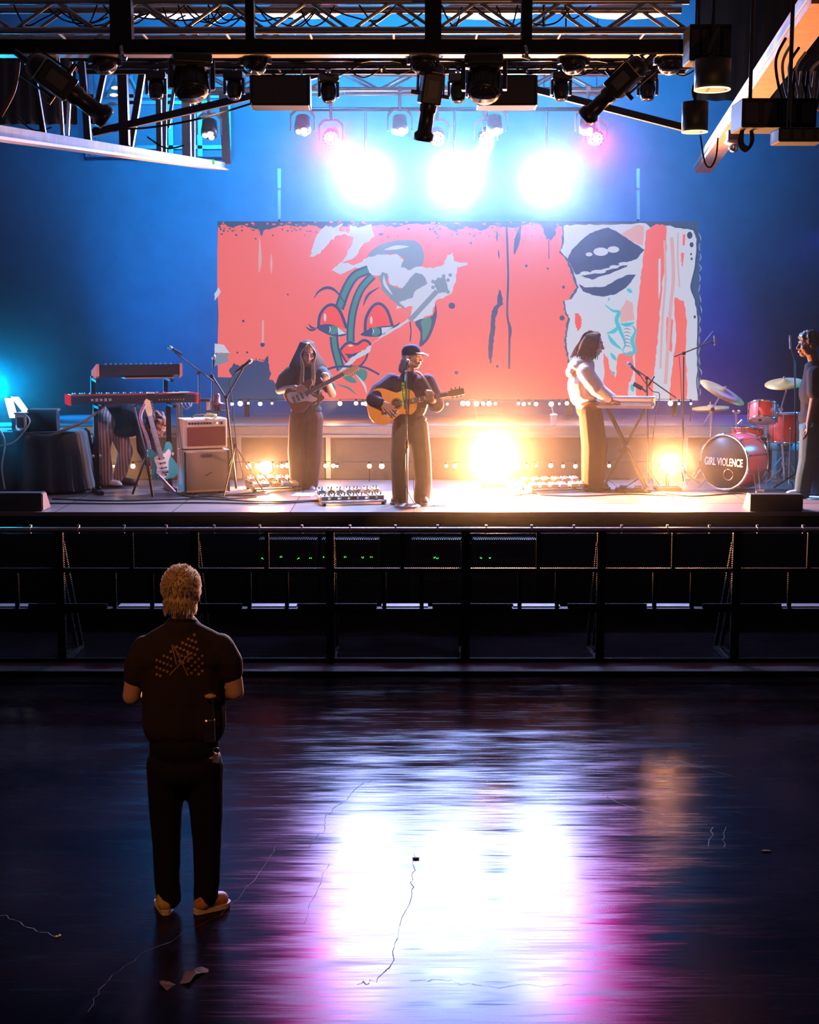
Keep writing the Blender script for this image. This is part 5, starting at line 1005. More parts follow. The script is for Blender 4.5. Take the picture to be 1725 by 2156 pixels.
cymbal(t, c, (-.15, -.25, 1), .23); k = at(1645, 862, 16.9); stand(t, k, b, .014, a0=.6, hh=.42, sp=.3); MB().cyl(k, at(1656, 824, 16.9), .01).cyl(at(1656, 824, 16.9), c, .009).build('boom', CHR, t); MB().cyl(k + V((0, -.03, 0)), k + V((0, .03, 0)), .024, n=12).build('tilter', CHR, t)
c = at(1672, 690, 16.6); b = V((at(1676, 1030, 16.6).x, 16.6, STAGE)); t = thing('microphone_stand', 'chrome overhead microphone stand in front of the man in the dark T-shirt', 'microphone stand', b)
tripod(t, b, at(1674, 760, 16.6), r=.009); MB().cyl(at(1664, 706, 16.6), at(1665, 735, 16.6), .014, n=12).build('microphone_body', CHR, t); boom(t, at(1665, 728, 16.6), at(1676, 768, 16.6), .007)
t = thing('clamp_microphone', 'chrome clip-on microphone clamp at the rim of the shallow red snare', 'microphone', at(1552, 900, 16.8)); MB().cyl(at(1550, 872, 16.8), at(1552, 900, 16.8), .012).cyl(at(1545, 868, 16.8), at(1556, 868, 16.8), .014).cyl(at(1553, 893, 16.8), at(1562, 884, 16.8), .009).cyl(at(1562, 884, 16.8), at(1560, 915, 16.8), .007).build('clamp', CHR, t); MB().ell(at(1556, 866, 16.8), .018).ell(at(1545, 866, 16.8), .016).build('capsule', CHR, t)
p = at(1649, 1000, 17.2); t = thing('drum_throne', 'round teal drum stool behind the bass drum', 'stool', (p.x, p.y, STAGE)); MB().lathe([(.16, .42), (.17, .44), (.17, .5), (.15, .52)], (p.x, p.y, STAGE), (0, 0, 1), 28).build('seat', M('teal_vinyl', (0.06, 0.35, 0.4), 0.4), t); MB().cyl((p.x, p.y, STAGE + .1), (p.x, p.y, STAGE + .43), .02).build('post', CHR, t)
for k in range(3): MB().bar((p.x, p.y, STAGE + .22), (p.x + .24 * math.cos(k * 2.09), p.y + .24 * math.sin(k * 2.09), STAGE + .015), .02, .014).build('leg', CHR, t)
# ================================================================== PEOPLE
HAIRB = M('brown_hair', (0.10, 0.045, 0.03), 0.5, 0, 0.4, 60, 0.4, stretch=(6, 6, 1)); HAIRL = M('light_brown_hair', (0.075, 0.034, 0.02), 0.7, 0, 0.6, 40, 0.6, stretch=(9, 9, 0.5), spec=0.08); HAIRK = M('black_hair', (0.015, 0.012, 0.014), 0.5, 0, 0.3, 60, 0.4)
EYEW = M('eye_white', (0.7, 0.68, 0.66), 0.3); EYED = M('dark_iris', (0.03, 0.02, 0.02), 0.2); LIP = M('lip', (0.42, 0.16, 0.14), 0.5)
def head(b, c, R, s=1.0):
    c = V(c); q = lambda x, y, z: c + R @ (V((x, y, z)) * s)
    def e(x, y, z, rx, ry, rz): b.ell(q(x, y, z), (rx * s, ry * s, rz * s), R, 14, 10)
    e(0, .012, .03, .077, .096, .090); e(0, -.018, -.03, .064, .074, .085); e(0, -.055, -.092, .034, .034, .027); e(0, -.074, .030, .052, .022, .013)
    for k in (-1, 1): e(k * .036, -.062, -.03, .027, .028, .026); e(k * .079, .012, -.012, .010, .022, .032); e(k * .045, -.015, -.075, .025, .045, .03)
    b.cap(q(0, -.090, .012), q(0, -.112, -.030), .010 * s, .015 * s, 8); e(0, -.095, -.034, .020, .014, .010); e(0, -.086, -.066, .024, .014, .013)
def face(t, c, R, s=1.0, brow=HAIRB, shut=False):
    c = V(c); q = lambda x, y, z: c + R @ (V((x, y, z)) * s)
    for k in (-1, 1):
        ey = MB().ell(q(k * .031, -.079, .008), (.0105 if not shut else .006) * s, nu=12, nv=8).build('eye', EYEW, t); MB().ell(q(k * .031, -.0865, .006), .0055 * s, nu=10, nv=6).build('iris', EYED, ey)
        MB().tube([q(k * .050, -.076, .026), q(k * .032, -.092, .032), q(k * .014, -.094, .028)], .0045 * s, 6).build('eyebrow', brow, t)
    MB().ell(q(0, -.098, -.061), (.021 * s, .007 * s, .005 * s), R, 12, 6).ell(q(0, -.097, -.071), (.017 * s, .007 * s, .006 * s), R, 12, 6).build('lips', LIP, t)
def hand(b, wrist, d, n, thumb=1, curl=0.5, s=1.0, spread=0.0):
    w_, d, n = V(wrist), V(d).normalized(), V(n); n = (n - d * n.dot(d)).normalized(); sd = d.cross(n) * thumb
    K = [w_ + d * (.088 - .006 * abs(i - 1)) * s + sd * o * s for i, o in enumerate((.031, .011, -.011, -.030))]
    for k in K: b.cap(w_ + (k - w_) * .1, k, .017 * s, .0115 * s, 8)
    for i, k in enumerate(K):
        L = (.072, .082, .076, .060)[i] * s; p = k; a = curl * .55
        for j, f in enumerate((.45, .32, .23)):
            dd = (d * math.cos(a) + n * math.sin(a) + sd * spread * (1.5 - i) * .2).normalized(); e = p + dd * L * f
            b.cap(p, e, (.0098 - .001 * j) * s, (.0092 - .001 * j) * s, 8); p = e; a += curl
    p = w_ + d * .028 * s + sd * .026 * s; dd = (d * .62 + sd * .62 + n * (.25 + curl * .3)).normalized(); e = p + dd * .042 * s; b.cap(w_ + d * .01 * s, p, .016 * s, .014 * s, 8); b.cap(p, e, .0135 * s, .011 * s, 8)
    dd = (d * .85 + sd * .15 + n * (.3 + curl * .4)).normalized(); b.cap(e, e + dd * .032 * s, .0105 * s, .0085 * s, 8)
def shoe(t, heel, toe, mat, sole, s=1.0, w=.045, nm='shoe'):
    heel, toe = V(heel), V(toe); d = (toe - heel); d.z = 0; L = d.length; d.normalize(); sd = V((-d.y, d.x, 0)); z0 = heel.z
    m = MB(); q = lambda x, y, z: heel + d * x + sd * y + V((0, 0, z))
    m.chain([q(.03, 0, .05), q(L * .45, 0, .055), q(L * .75, 0, .042), q(L - .045, 0, .034)], [.040 * s, .043 * s, .042 * s, .032 * s], 12); m.cap(q(.04, 0, .05), q(.05, 0, .10), .042, .043)
    o = m.build(nm, mat, t, remesh=.008, smooth_it=2)
    pr = sm([(0, -.022, 0), (-.012, 0, 0), (0, .022, 0), (L * .4, w * .8, 0), (L * .75, w * 1.02, 0), (L * .96, w * .6, 0), (L + .005, 0, 0), (L * .96, -w * .6, 0), (L * .75, -w * 1.02, 0), (L * .4, -w * .8, 0)], 3, True)
    MB().prism([q(p.x, p.y, 0.003) for p in pr], (0, 0, .024)).build('sole', sole, o, bevel=.006); return o
def cloth(name, col, rough=.85, sc=9, bump=.35): return M(name, col, rough, 0, .18, sc, bump, spec=.12)
# ------------------------------------------------ 1 the singer
Y0 = sz(857, 1060).y; P = lambda px, py, dy=0: at(px, py, Y0 + dy)
base = sz(862, 1058)
t = thing('person', 'singer in dark jacket and cap playing a wide orange acoustic guitar at centre stage', 'person', base)
R = Rz(math.radians(62)) @ Rx(math.radians(4)); hc = P(868, 750)
b = MB(); head(b, hc, R, 1.06); b.chain([P(866, 762, .02), P(861, 786, .03), P(861, 800, .03)], [.058, .056, .07]); b.ell(P(860, 835, .03), (.15, .10, .20)); b.ell(P(862, 885, .03), (.14, .10, .10))
b.chain([P(822, 803, .02), P(787, 840, -.20), P(803, 846, -.34)], [.055, .045, .030]); hand(b, P(804, 846, -.345), V((.11, .0, -.09)), V((.0, 1, .0)), -1, .32, 1.08, .6)
b.chain([P(900, 803, .02), P(921, 852, -.05), P(910, 843, -.22)], [.055, .045, .030]); hand(b, P(911, 845, -.215), V((-.05, -.03, .12)), V((-.2, .95, .2)), 1, .8, 1.0)
for k in ((845, 838, 844), (884, 890, 890)): b.chain([P(k[0], 895, .03), P(k[1], 970, .0), P(k[2], 1046, .03)], [.085, .06, .042])
b.build('body', SKIN, t, remesh=.007, smooth_it=2); face(t, hc, R, 1.06)
j = MB(); j.chain([P(861, 797, .03), P(860, 840, .02), P(862, 880, .03)], [.10, .15, .145]); j.ell(P(838, 815, .03), (.14, .13, .12)); j.ell(P(885, 815, .03), (.13, .13, .12)); j.ell(P(861, 850, .02), (.21, .15, .20)); j.ell(P(863, 882, .03), (.19, .14, .06))
j.chain([P(824, 806, .02), P(799, 824, -.10), P(787, 842, -.21), P(801, 847, -.325)], [.105, .095, .085, .052]); j.chain([P(899, 806, .02), P(914, 835, -.02), P(919, 852, -.07), P(912, 848, -.15)], [.10, .092, .085, .055]); j.torus(P(861, 789, .03), (0.1, -.2, 1), .062, .022, 20, 8)
j.build('jacket', cloth('plum_jacket', (0.045, 0.028, 0.05)), t, remesh=.010, smooth_it=3)
tr = MB(); TRB = cloth('taupe_trousers', (0.13, 0.10, 0.085)); tr.ell(P(864, 893, .03), (.175, .13, .10))
tr.chain([P(846, 897, .03), P(841, 965, .0), P(842, 1015, .02), P(844, 1048, .03)], [.105, .098, .092, .092]); tr.chain([P(882, 897, .03), P(889, 965, .0), P(892, 1015, .02), P(889, 1048, .03)], [.105, .10, .094, .094]); tr.build('trousers', TRB, t, remesh=.011, smooth_it=3)
for a, c in (((846, 1056), (826, 1063)), ((886, 1057), (898, 1065))): shoe(t, sz(*a), sz(c[0], c[1]) , M('tan_shoe', (0.25, 0.16, 0.11), 0.6), WHITE)
CAPM = cloth('navy_cap', (0.02, 0.02, 0.06)); cp = MB(); q = lambda x, y, z: hc + R @ (V((x, y, z)) * 1.06)
prof = [(.102, -.01), (.104, .02), (.098, .05), (.08, .08), (.05, .098), (.002, .104)]; m = MB().lathe(prof, q(0, .012, .022), R @ V((0, .12, 1)), 28); m.build('cap', CAPM, t)
bm_ = MB(); arc = [q(math.sin(a) * .085, -.065 - math.cos(a) * .022, .045) for a in [x * .2 - 1.2 for x in range(13)]]; arc2 = [q(math.sin(a) * .08, -.085 - math.cos(a) * .095, .035 - .012 * math.cos(a) + .0) for a in [x * .2 - 1.2 for x in range(13)]]
bm_.add(arc + arc2 + [p + V((0, 0, -.006)) for p in arc + arc2], [(i, i + 1, 14 + i, 13 + i) for i in range(12)] + [(26 + i, 39 + i, 40 + i, 27 + i) for i in range(12)] + [(13 + i, 14 + i, 40 + i, 39 + i) for i in range(12)], 0, True); bm_.build('cap_brim', cloth('pale_brim', (0.5, 0.42, 0.38)), t)
hr = MB(); hr.ell(q(0, .03, .0), (.088, .088, .075), R); 
for p in ((858, 752, .03, .045), (852, 763, .04, .05), (848, 772, .04, .045), (853, 776, .0, .04), (858, 766, -.03, .04), (846, 778, .03, .04), (855, 786, .0, .034), (851, 783, .02, .04)): hr.ell(P(*p[:3]), p[3], nu=10, nv=7)
hr.build('hair', HAIRB, t, remesh=.010, smooth_it=1)
MB().ell(q(.09, .0, -.012), .012, nu=8, nv=6).build('ear_piece', BLKP, t)
# the acoustic guitar he holds
def acoustic(label, o, ax, fwd):
    o, ax, fwd = V(o), V(ax).normalized(), V(fwd); fwd = (fwd - ax * fwd.dot(ax)).normalized(); rt = ax.cross(fwd)
    T_ = lambda x, y, z=0: o + rt * x + ax * y + fwd * z
    t = thing('acoustic_guitar', label, 'guitar', o)
    pr = sm([(0, -.145, 0), (-.11, -.13, 0), (-.185, -.05, 0), (-.19, .04, 0), (-.145, .13, 0), (-.115, .19, 0), (-.13, .26, 0), (-.135, .31, 0), (-.09, .365, 0), (0, .38, 0), (.09, .365, 0), (.135, .31, 0), (.13, .26, 0), (.115, .19, 0), (.145, .13, 0), (.19, .04, 0), (.185, -.05, 0), (.11, -.13, 0)], 4, True)
    n = len(pr); SP = M('spruce_top', (0.95, 0.38, 0.07), 0.3, 0, .12, 6, stretch=(14, 1, 1)); MH = M('mahogany_sides', (0.35, 0.09, 0.03), 0.3)
    MB().add([T_(p.x, p.y, 0) for p in pr] + [T_(p.x, p.y, -.115) for p in pr], [(i, (i + 1) % n, n + (i + 1) % n, n + i) for i in range(n)], 0, True).build('sides', MH, t)
    MB().prism([T_(p.x, p.y, 0.0) for p in pr], fwd * .004).build('top_plate', SP, t); MB().prism([T_(p.x, p.y, -.118) for p in pr], fwd * .004).build('back_plate', MH, t)
    MB().lathe([(.001, 0), (.05, 0), (.05, .0015)], T_(0, .165, .0045), fwd, 28).build('sound_hole', M('hole_dark', (0.05, 0.015, 0.008), .8), t); MB().torus(T_(0, .165, .005), fwd, .057, .004, 30, 6).build('rosette', M('rosette_wood', (.3, .1, .04), .5), t)
    gp = sm([(.02, .11, 0), (.06, .12, 0), (.075, .17, 0), (.11, .15, 0), (.125, .08, 0), (.10, .02, 0), (.05, .03, 0)], 4, True)
    MB().prism([T_(p.x, p.y, .0045) for p in gp], fwd * .002).build('pickguard', M('white_guard', (.85, .82, .78), .3), t)
    MB().bar(T_(-.085, 0, .009), T_(.085, 0, .009), .03, .010, up=fwd).build('bridge', MH, t)
    MB().bar(T_(0, .36, .0), T_(0, .72, .004), .052, .028, up=fwd).build('neck', MH, t); MB().bar(T_(0, .20, .012), T_(0, .715, .020), .05, .007, up=fwd).build('fretboard', ROSE, t)
    f = MB()
    for k in range(18): y = .71 - .5 * (1 - .944 ** k) / .65; f.bar(T_(-.024, y, .024), T_(.024, y, .024), .003, .003, up=fwd)
    f.build('frets', CHR, t); f = MB()
    for k in (3, 5, 7, 9, 12): y = .725 - .5 * (1 - .944 ** k) / .65; f.bar(T_(-.015, y, .025), T_(.015, y, .025), .012, .002, up=fwd)
    f.build('inlay', WHITE, t)
    MB().prism([T_(x, y, -.008) for x, y in ((-.026, .72), (-.036, .76), (-.034, .90), (.034, .90), (.036, .76), (.026, .72))], fwd * .016).build('headstock', MAPLE, t)
    for s in (-1, 1):
        for k in range(3): MB().cyl(T_(s * .03, .77 + .045 * k, 0), T_(s * .058, .77 + .045 * k, 0), .008, n=8).build('tuning_peg', CHR, t)
    f = MB()
    for k in range(6): f.cyl(T_(-.022 + .0088 * k, .0, .022), T_(-.018 + .0072 * k, .725, .03), .001, n=5)
    f.build('strings', STEEL, t); return t, T_
go, gh_ = P(803, 856, -.235), P(948, 829, -.16)
ag, T_ = acoustic('orange acoustic guitar with white pickguard held by the singer in the cap', go, gh_ - go, (0.05, -1, 0.12))
MB().tube(sm([T_(.0, -.13, -.05), P(800, 835, .12), P(830, 798, .16), P(868, 785, .12), P(882, 785, .0), P(895, 800, -.115), P(912, 828, -.12), P(924, 838, -.10), T_(0.0, .37, -.06)], 8), .014, 6).build('strap', cloth('grey_strap', (.35, .27, .24)), ag)
# ------------------------------------------------ 2 the long-haired guitarist
Y0 = sz(640, 1030).y; base = sz(640, 1028)
t = thing('person', 'long-haired guitarist in dark T-shirt looking down at a slanted electric guitar', 'person', base)
R = Rz(math.radians(12)) @ Rx(math.radians(20)); hc = P(648, 742); b = MB(); head(b, hc, R, 1.05)
b.chain([P(647, 755, .03), P(644, 775, .05), P(644, 790, .05)], [.056, .054, .07]); b.ell(P(644, 815, .05), (.15, .10, .19)); b.ell(P(645, 865, .05), (.15, .11, .10))
b.chain([P(612, 787, .04), P(588, 822, .0), P(622, 816, -.22)], [.055, .046, .032]); hand(b, P(622, 816, -.22), V((.12, -.03, -.01)), V((.1, .9, -.3)), -1, .5, 1.05, .4)
b.chain([P(678, 787, .04), P(700, 830, -.02), P(691, 806, -.20)], [.055, .046, .032]); hand(b, P(691, 808, -.20), V((-.03, -.03, .13)), V((-.3, .9, .1)), 1, .8, 1.05)
for k in ((630, 627, 628), (660, 658, 654)): b.chain([P(k[0], 875, .05), P(k[1], 950, .03), P(k[2], 1018, .05)], [.085, .06, .042])
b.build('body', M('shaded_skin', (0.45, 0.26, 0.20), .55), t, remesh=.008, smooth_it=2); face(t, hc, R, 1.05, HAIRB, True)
j = MB(); j.chain([P(644, 787, .05), P(644, 825, .05), P(645, 862, .05)], [.10, .15, .15]); j.ell(P(645, 835, .05), (.19, .135, .22)); j.chain([P(614, 788, .04), P(602, 800, .03), P(594, 814, .01)], [.10, .10, .085]); j.chain([P(676, 788, .04), P(686, 800, .02), P(693, 814, .0)], [.10, .095, .08]); j.ell(P(645, 862, .05), (.19, .14, .08))
j.build('t_shirt', cloth('charcoal_shirt', (0.04, 0.045, 0.045)), t, remesh=.011, smooth_it=3)
tr = MB(); tr.ell(P(645, 872, .05), (.19, .14, .12)); tr.chain([P(630, 880, .05), P(626, 950, .03), P(628, 1016, .05)], [.12, .115, .098]); tr.chain([P(660, 880, .05), P(658, 950, .03), P(654, 1016, .05)], [.12, .11, .095]); tr.build('trousers', cloth('rust_trousers', (0.075, 0.045, 0.035)), t, remesh=.012, smooth_it=3)
for a, c in (((628, 1024), (622, 1029)), ((650, 1024), (658, 1031))): shoe(t, sz(*a), sz(*c), M('white_trainer', (.55, .5, .47), .6), WHITE)
hr = MB(); hr.ell(hc + R @ V((0, .045, .035)), (.098, .098, .10), R)
for s in (-1, 1):
    for k in range(9):
        a = k / 8; x0 = s * (.03 + .065 * a); y0 = -.045 + .14 * a; top = hc + R @ V((x0 * .75, y0 * .7, .11 - .02 * a)); mid = hc + R @ V((s * (.078 + .02 * a), y0, -.01))
        spread = s * (11 + 24 * a) ; hr.chain(sm([top, mid, P(648 + spread, 770, .02 + .1 * a - .05), P(646 + spread * 1.15, 792, .02 + .1 * a - .09), P(645 + spread * 1.12, 812 + random.uniform(-6, 8), .0 + .12 * a - .10)], 3), [.020, .021, .022, .022, .023, .023, .023, .022, .020, .017, .014, .011, .008][:13], 8)
hb = hr.build('hair', HAIRL, t, remesh=.008, smooth_it=1); sp = MB()
for k in range(150):
    a = random.random(); sd_ = random.choice((-1, 1)); jx = random.uniform(-4, 4); top = hc + R @ V((sd_ * (.02 + .05 * a), -.03 + .1 * a, .125 - .02 * a)); mid = hc + R @ V((sd_ * (.085 + .022 * a), -.05 + .15 * a, random.uniform(-.02, .01))); sx_ = sd_ * (8 + 28 * a)
    sp.tube(sm([top, mid, P(648 + sx_ + jx * .4, 770, -.05 + .12 * a), P(646 + sx_ * 1.17 + jx, 792, -.09 + .14 * a), P(645 + sx_ * 1.15 + jx * 1.5, 812 + random.uniform(-10, 10), -.12 + .14 * a)], 3), .004, 4)
sp.build('hair_strands', HAIRL, hb); sp = MB()
for k in range(46):
    sd_ = random.choice((-1, -1, 1)); a = random.uniform(0, .35); e_ = random.uniform(-3, 3)
    sp.tube(sm([hc + R @ V((sd_ * (.012 + .02 * a), -.06 + .06 * a, .128 - .03 * a)), hc + R @ V((sd_ * .088, -.075 + .06 * a, .01)), P(648 + sd_ * 11 + e_, 768, -.10), P(648 + sd_ * 12 + e_ * 1.3, 790, -.135), P(647 + sd_ * 12 + e_ * 1.6, 806 + random.uniform(-8, 8), -.15)], 3), .0038, 4)
sp.build('blonde_locks', M('blonde_locks', (.42, .26, .16), .5, 0, .4, 40, spec=.3), hb)
o_ = P(628, 838, -.20); u_ = P(742, 778, -.30) - o_
eg = electric('electric_guitar', 'slanted electric guitar with white pickguard held by the long-haired guitarist', o_, u_, V(u_).cross(V((0, -1, 0.05))) * -1, (0, -1, 0.05), M('brown_guitar', (.22, .10, .06), .3), PICKG, MAPLE)
MB().tube(sm([P(612, 850, -.1), P(612, 800, .16), P(640, 782, .18), P(672, 790, .08), P(672, 830, -.14), P(662, 850, -.18)], 6), .018, 6).build('strap', BLKP, eg)
# ------------------------------------------------ 3 the keyboard player
Y0 = sz(1245, 1034).y + .1; base = sz(1248, 1030); base.y = Y0; base.z = STAGE
t = thing('person', 'keyboard player in a pale hooded top seen side-on at the silver keyboard', 'person', base)
R = Rz(math.radians(78)) @ Rx(math.radians(10)); hc = P(1250, 724); b = MB(); head(b, hc, R, 1.08)
b.chain([P(1243, 738), P(1236, 758), P(1232, 772)], [.058, .056, .07]); b.ell(P(1226, 800), (.11, .16, .19)); b.ell(P(1234, 855), (.12, .16, .10))
b.chain([P(1232, 780, -.17), P(1254, 818, -.24), P(1286, 842, -.20)], [.055, .045, .031]); hand(b, P(1286, 843, -.20), V((.13, .03, -.04)), V((0, .1, -1)), 1, .35, 1.05, .5)
b.chain([P(1234, 780, .17), P(1262, 818, .20), P(1296, 840, .14)], [.055, .045, .031]); hand(b, P(1296, 841, .14), V((.13, -.02, -.04)), V((0, -.1, -1)), -1, .35, 1.05, .5)
for dy in (-.10, .10): b.chain([P(1240, 868, dy), P(1252, 950, dy), P(1246, 1018, dy)], [.085, .06, .042])
b.build('body', MATS['shaded_skin'], t, remesh=.008, smooth_it=2); face(t, hc, R, 1.08)
HOOD = cloth('pale_hoodie', (0.50, 0.40, 0.36)); j = MB(); j.chain([P(1233, 770), P(1226, 800), P(1226, 832)], [.11, .15, .15]); j.ell(P(1222, 812), (.15, .20, .20)); j.ell(P(1230, 836), (.16, .19, .07)); j.ell(P(1232, 782, -.12), (.10, .10, .10)); j.ell(P(1234, 782, .12), (.10, .10, .10))
j.chain([P(1232, 784, -.16), P(1244, 804, -.22), P(1256, 820, -.24), P(1280, 838, -.21)], [.095, .088, .08, .055]); j.chain([P(1234, 784, .16), P(1250, 804, .2), P(1262, 820, .20), P(1290, 838, .15)], [.095, .088, .08, .055])
j.build('hooded_top', HOOD, t, remesh=.011, smooth_it=3)
h = MB(); h.ell(P(1209, 772), (.075, .15, .07), Ry(.5)); h.ell(P(1200, 784), (.05, .12, .06)); h.torus(P(1226, 764), (.35, 0, 1), .085, .04, 20, 8); h.build('hood', HOOD, t, remesh=.010, smooth_it=3)
tr = MB(); tr.ell(P(1240, 862), (.15, .17, .13))
for dy in (-.09, .09): tr.chain([P(1244, 872, dy), P(1252, 940, dy), P(1250, 985, dy), P(1248, 1018, dy)], [.14, .155, .145, .13])
tr.build('trousers', cloth('dark_brown_trousers', (0.05, 0.028, 0.02)), t, remesh=.012, smooth_it=3)
for dy in (-.1, .1):
    p = P(1238, 1030, dy); shoe(t, (p.x, p.y, STAGE), (p.x + .26, p.y - .03, STAGE), BLKP, RUB)
hr = MB(); q = lambda x, y, z: hc + R @ (V((x, y, z)) * 1.08)
hr.ell(q(0, .03, .04), (.092, .10, .088), R)
for s in (-1, 1):
    for k in range(8):
        a = k / 7; hr.chain([q(s * .05, -.03 + .11 * a, .10 - .02 * a), q(s * .090, -.04 + .13 * a, .03), q(s * .097, -.035 + .145 * a, -.05), q(s * .088, -.04 + .165 * a, -.115 - random.uniform(0, .03))], [.03, .028, .026, .010], 8)
for k in range(6): hr.chain([q(-.06 + .024 * k, .09, .06), q(-.065 + .026 * k, .122, -.02), q(-.065 + .026 * k, .13, -.08), q(-.07 + .028 * k, .14 + random.uniform(0, .02), -.13)], [.03, .03, .026, .010], 8)
hb = hr.build('hair', HAIRL, t, remesh=.009, smooth_it=1); sp = MB()
for k in range(170):
    a = random.uniform(-.1, 1.0); sd_ = random.choice((-1, 1)); e_ = random.uniform(0, .04)
    sp.tube(sm([q(sd_ * .03 * random.random(), -.02 + .1 * a, .132), q(sd_ * .08, -.03 + .115 * a, .09), q(sd_ * .108, -.045 + .14 * a, .02), q(sd_ * .115, -.04 + .16 * a, -.06), q(sd_ * (.108 + e_), -.045 + .19 * a, -.13 - e_)], 3), .004, 4)
for k in range(60):
    x_ = random.uniform(-.08, .08); e_ = random.uniform(0, .04); sp.tube(sm([q(x_ * .5, .05, .135), q(x_, .115, .09), q(x_, .145, .0), q(x_, .15 + e_, -.09), q(x_ * 1.1, .155 + e_ * 1.5, -.15 - e_)], 3), .004, 4)
sp.build('hair_strands', HAIRL, hb)
# ------------------------------------------------ 4 the man at the drums
Y0 = sz(1692, 1046).y; base = sz(1700, 1044)
t = thing('person', 'man in a dark T-shirt and jeans standing side-on beside the drum kit', 'person', base)
R = Rz(math.radians(-84)) @ Rx(math.radians(2)); hc = P(1702, 726); b = MB(); head(b, hc, R, 1.1)
b.chain([P(1708, 742), P(1714, 762), P(1716, 778)], [.060, .058, .075]); b.ell(P(1718, 815), (.12, .17, .20)); b.ell(P(1714, 890), (.12, .16, .10))
b.chain([P(1716, 786, -.19), P(1714, 842, -.22), P(1703, 893, -.26)], [.058, .046, .031]); hand(b, P(1702, 895, -.26), V((-.02, -.03, -.14)), V((-.9, .2, -.1)), 1, .45, 1.08)
b.chain([P(1716, 786, .19), P(1722, 842, .22), P(1716, 895, .2)], [.058, .046, .031]); hand(b, P(1716, 896, .2), V((-.02, 0, -.14)), V((-.9, -.2, -.1)), -1, .45, 1.08)
for k, dy in ((1690, -.09), (1716, .12)): b.chain([P(1712, 900, dy), P(1706 + (k - 1690) * .5, 970, dy), P(k, 1036, dy)], [.085, .06, .042])
b.build('body', M('dark_skin', (0.15, 0.075, 0.055), .65, spec=.2), t, remesh=.007, smooth_it=2); face(t, hc, R, 1.1, HAIRK, True)
j = MB(); j.chain([P(1715, 778), P(1716, 820), P(1714, 885)], [.115, .16, .15]); j.ell(P(1714, 825), (.165, .20, .22)); j.ell(P(1712, 880), (.16, .19, .14)); j.chain([P(1716, 788, -.17), P(1715, 826, -.215)], [.095, .082]); j.chain([P(1716, 788, .17), P(1720, 826, .215)], [.095, .082]); j.torus(P(1712, 768), (-.15, 0, 1), .07, .022, 20, 8)
j.build('t_shirt', cloth('navy_shirt', (0.006, 0.008, 0.016)), t, remesh=.011, smooth_it=3)
tr = MB(); tr.ell(P(1712, 900), (.155, .18, .13)); tr.chain([P(1708, 908, -.09), P(1702, 970, -.09), P(1694, 1005, -.09), P(1690, 1036, -.09)], [.13, .105, .098, .092]); tr.chain([P(1716, 908, .11), P(1716, 970, .12), P(1714, 1036, .12)], [.13, .105, .092]); tr.build('jeans', cloth('blue_jeans', (0.02, 0.05, 0.08), .8, 14), t, remesh=.012, smooth_it=2)
for k, dy in ((1694, -.09), (1718, .12)):
    p = P(k, 1040, dy); shoe(t, (p.x + .03, p.y, STAGE), (p.x - .24, p.y - .03, STAGE), M('white_trainer', (.55, .5, .47), .6), WHITE)
hr = MB(); q = lambda x, y, z: hc + R @ (V((x, y, z)) * 1.1); hr.ell(q(0, .012, .056), (.088, .108, .086), R)
for k in range(170):
    a = random.uniform(0, 6.28); z = random.uniform(-.7, 1); r = math.sqrt(1 - z * z); p = V((r * math.cos(a) * .088, .015 + r * math.sin(a) * .108, .052 + z * .09))
    if p.y < -.025 and p.z < .075: continue
    if p.y < .0 and p.z < .02: continue
    hr.ell(q(*p), random.uniform(.014, .022), nu=8, nv=6)
hr.build('hair', HAIRK, t, remesh=.009, smooth_it=1)
# ------------------------------------------------ 5 the person bent over behind the keyboards
Y0 = 17.05; base = V((at(235, 1022, Y0).x, Y0, STAGE))
t = thing('person', 'person bent double behind the red keyboard in striped trousers and dark top', 'person', base)
b = MB(); hc = P(333, 897, -.05); R = Rz(math.radians(70)) @ Rx(math.radians(55)); head(b, hc, R, 1.05); b.chain([P(322, 890, -.03), P(305, 886)], [.056, .065]); b.chain([P(232, 872), P(300, 888)], [.13, .12])
b.chain([P(302, 900, -.12), P(300, 948, -.16), P(318, 985, -.2)], [.055, .045, .03]); hand(b, P(318, 986, -.2), V((.06, -.02, -.12)), V((.9, .1, .2)), 1, .5, 1.05); b.chain([P(306, 900, .14), P(312, 948, .16), P(332, 985, .16)], [.055, .045, .03]); hand(b, P(332, 986, .16), V((.06, .02, -.12)), V((.9, -.1, .2)), -1, .5, 1.05)
b.chain([P(222, 880, -.12), P(214, 948, -.12), P(222, 1012, -.12)], [.09, .06, .042]); b.chain([P(236, 880, .1), P(262, 950, .08), P(248, 1010, .1)], [.09, .06, .042]); b.build('body', SKIN, t, remesh=.008, smooth_it=2); face(t, hc, R, 1.05)
j = MB(); j.chain([P(228, 870), P(262, 872), P(302, 888)], [.15, .175, .15]); j.chain([P(300, 896, -.12), P(300, 945, -.16), P(314, 976, -.19)], [.085, .07, .05]); j.chain([P(304, 896, .14), P(312, 945, .16), P(328, 976, .16)], [.085, .07, .05]); j.ell(P(268, 900, -.02), (.2, .13, .12)); j.build('jacket', cloth('dark_blue_jacket', (0.02, 0.022, 0.03)), t, remesh=.012, smooth_it=3)
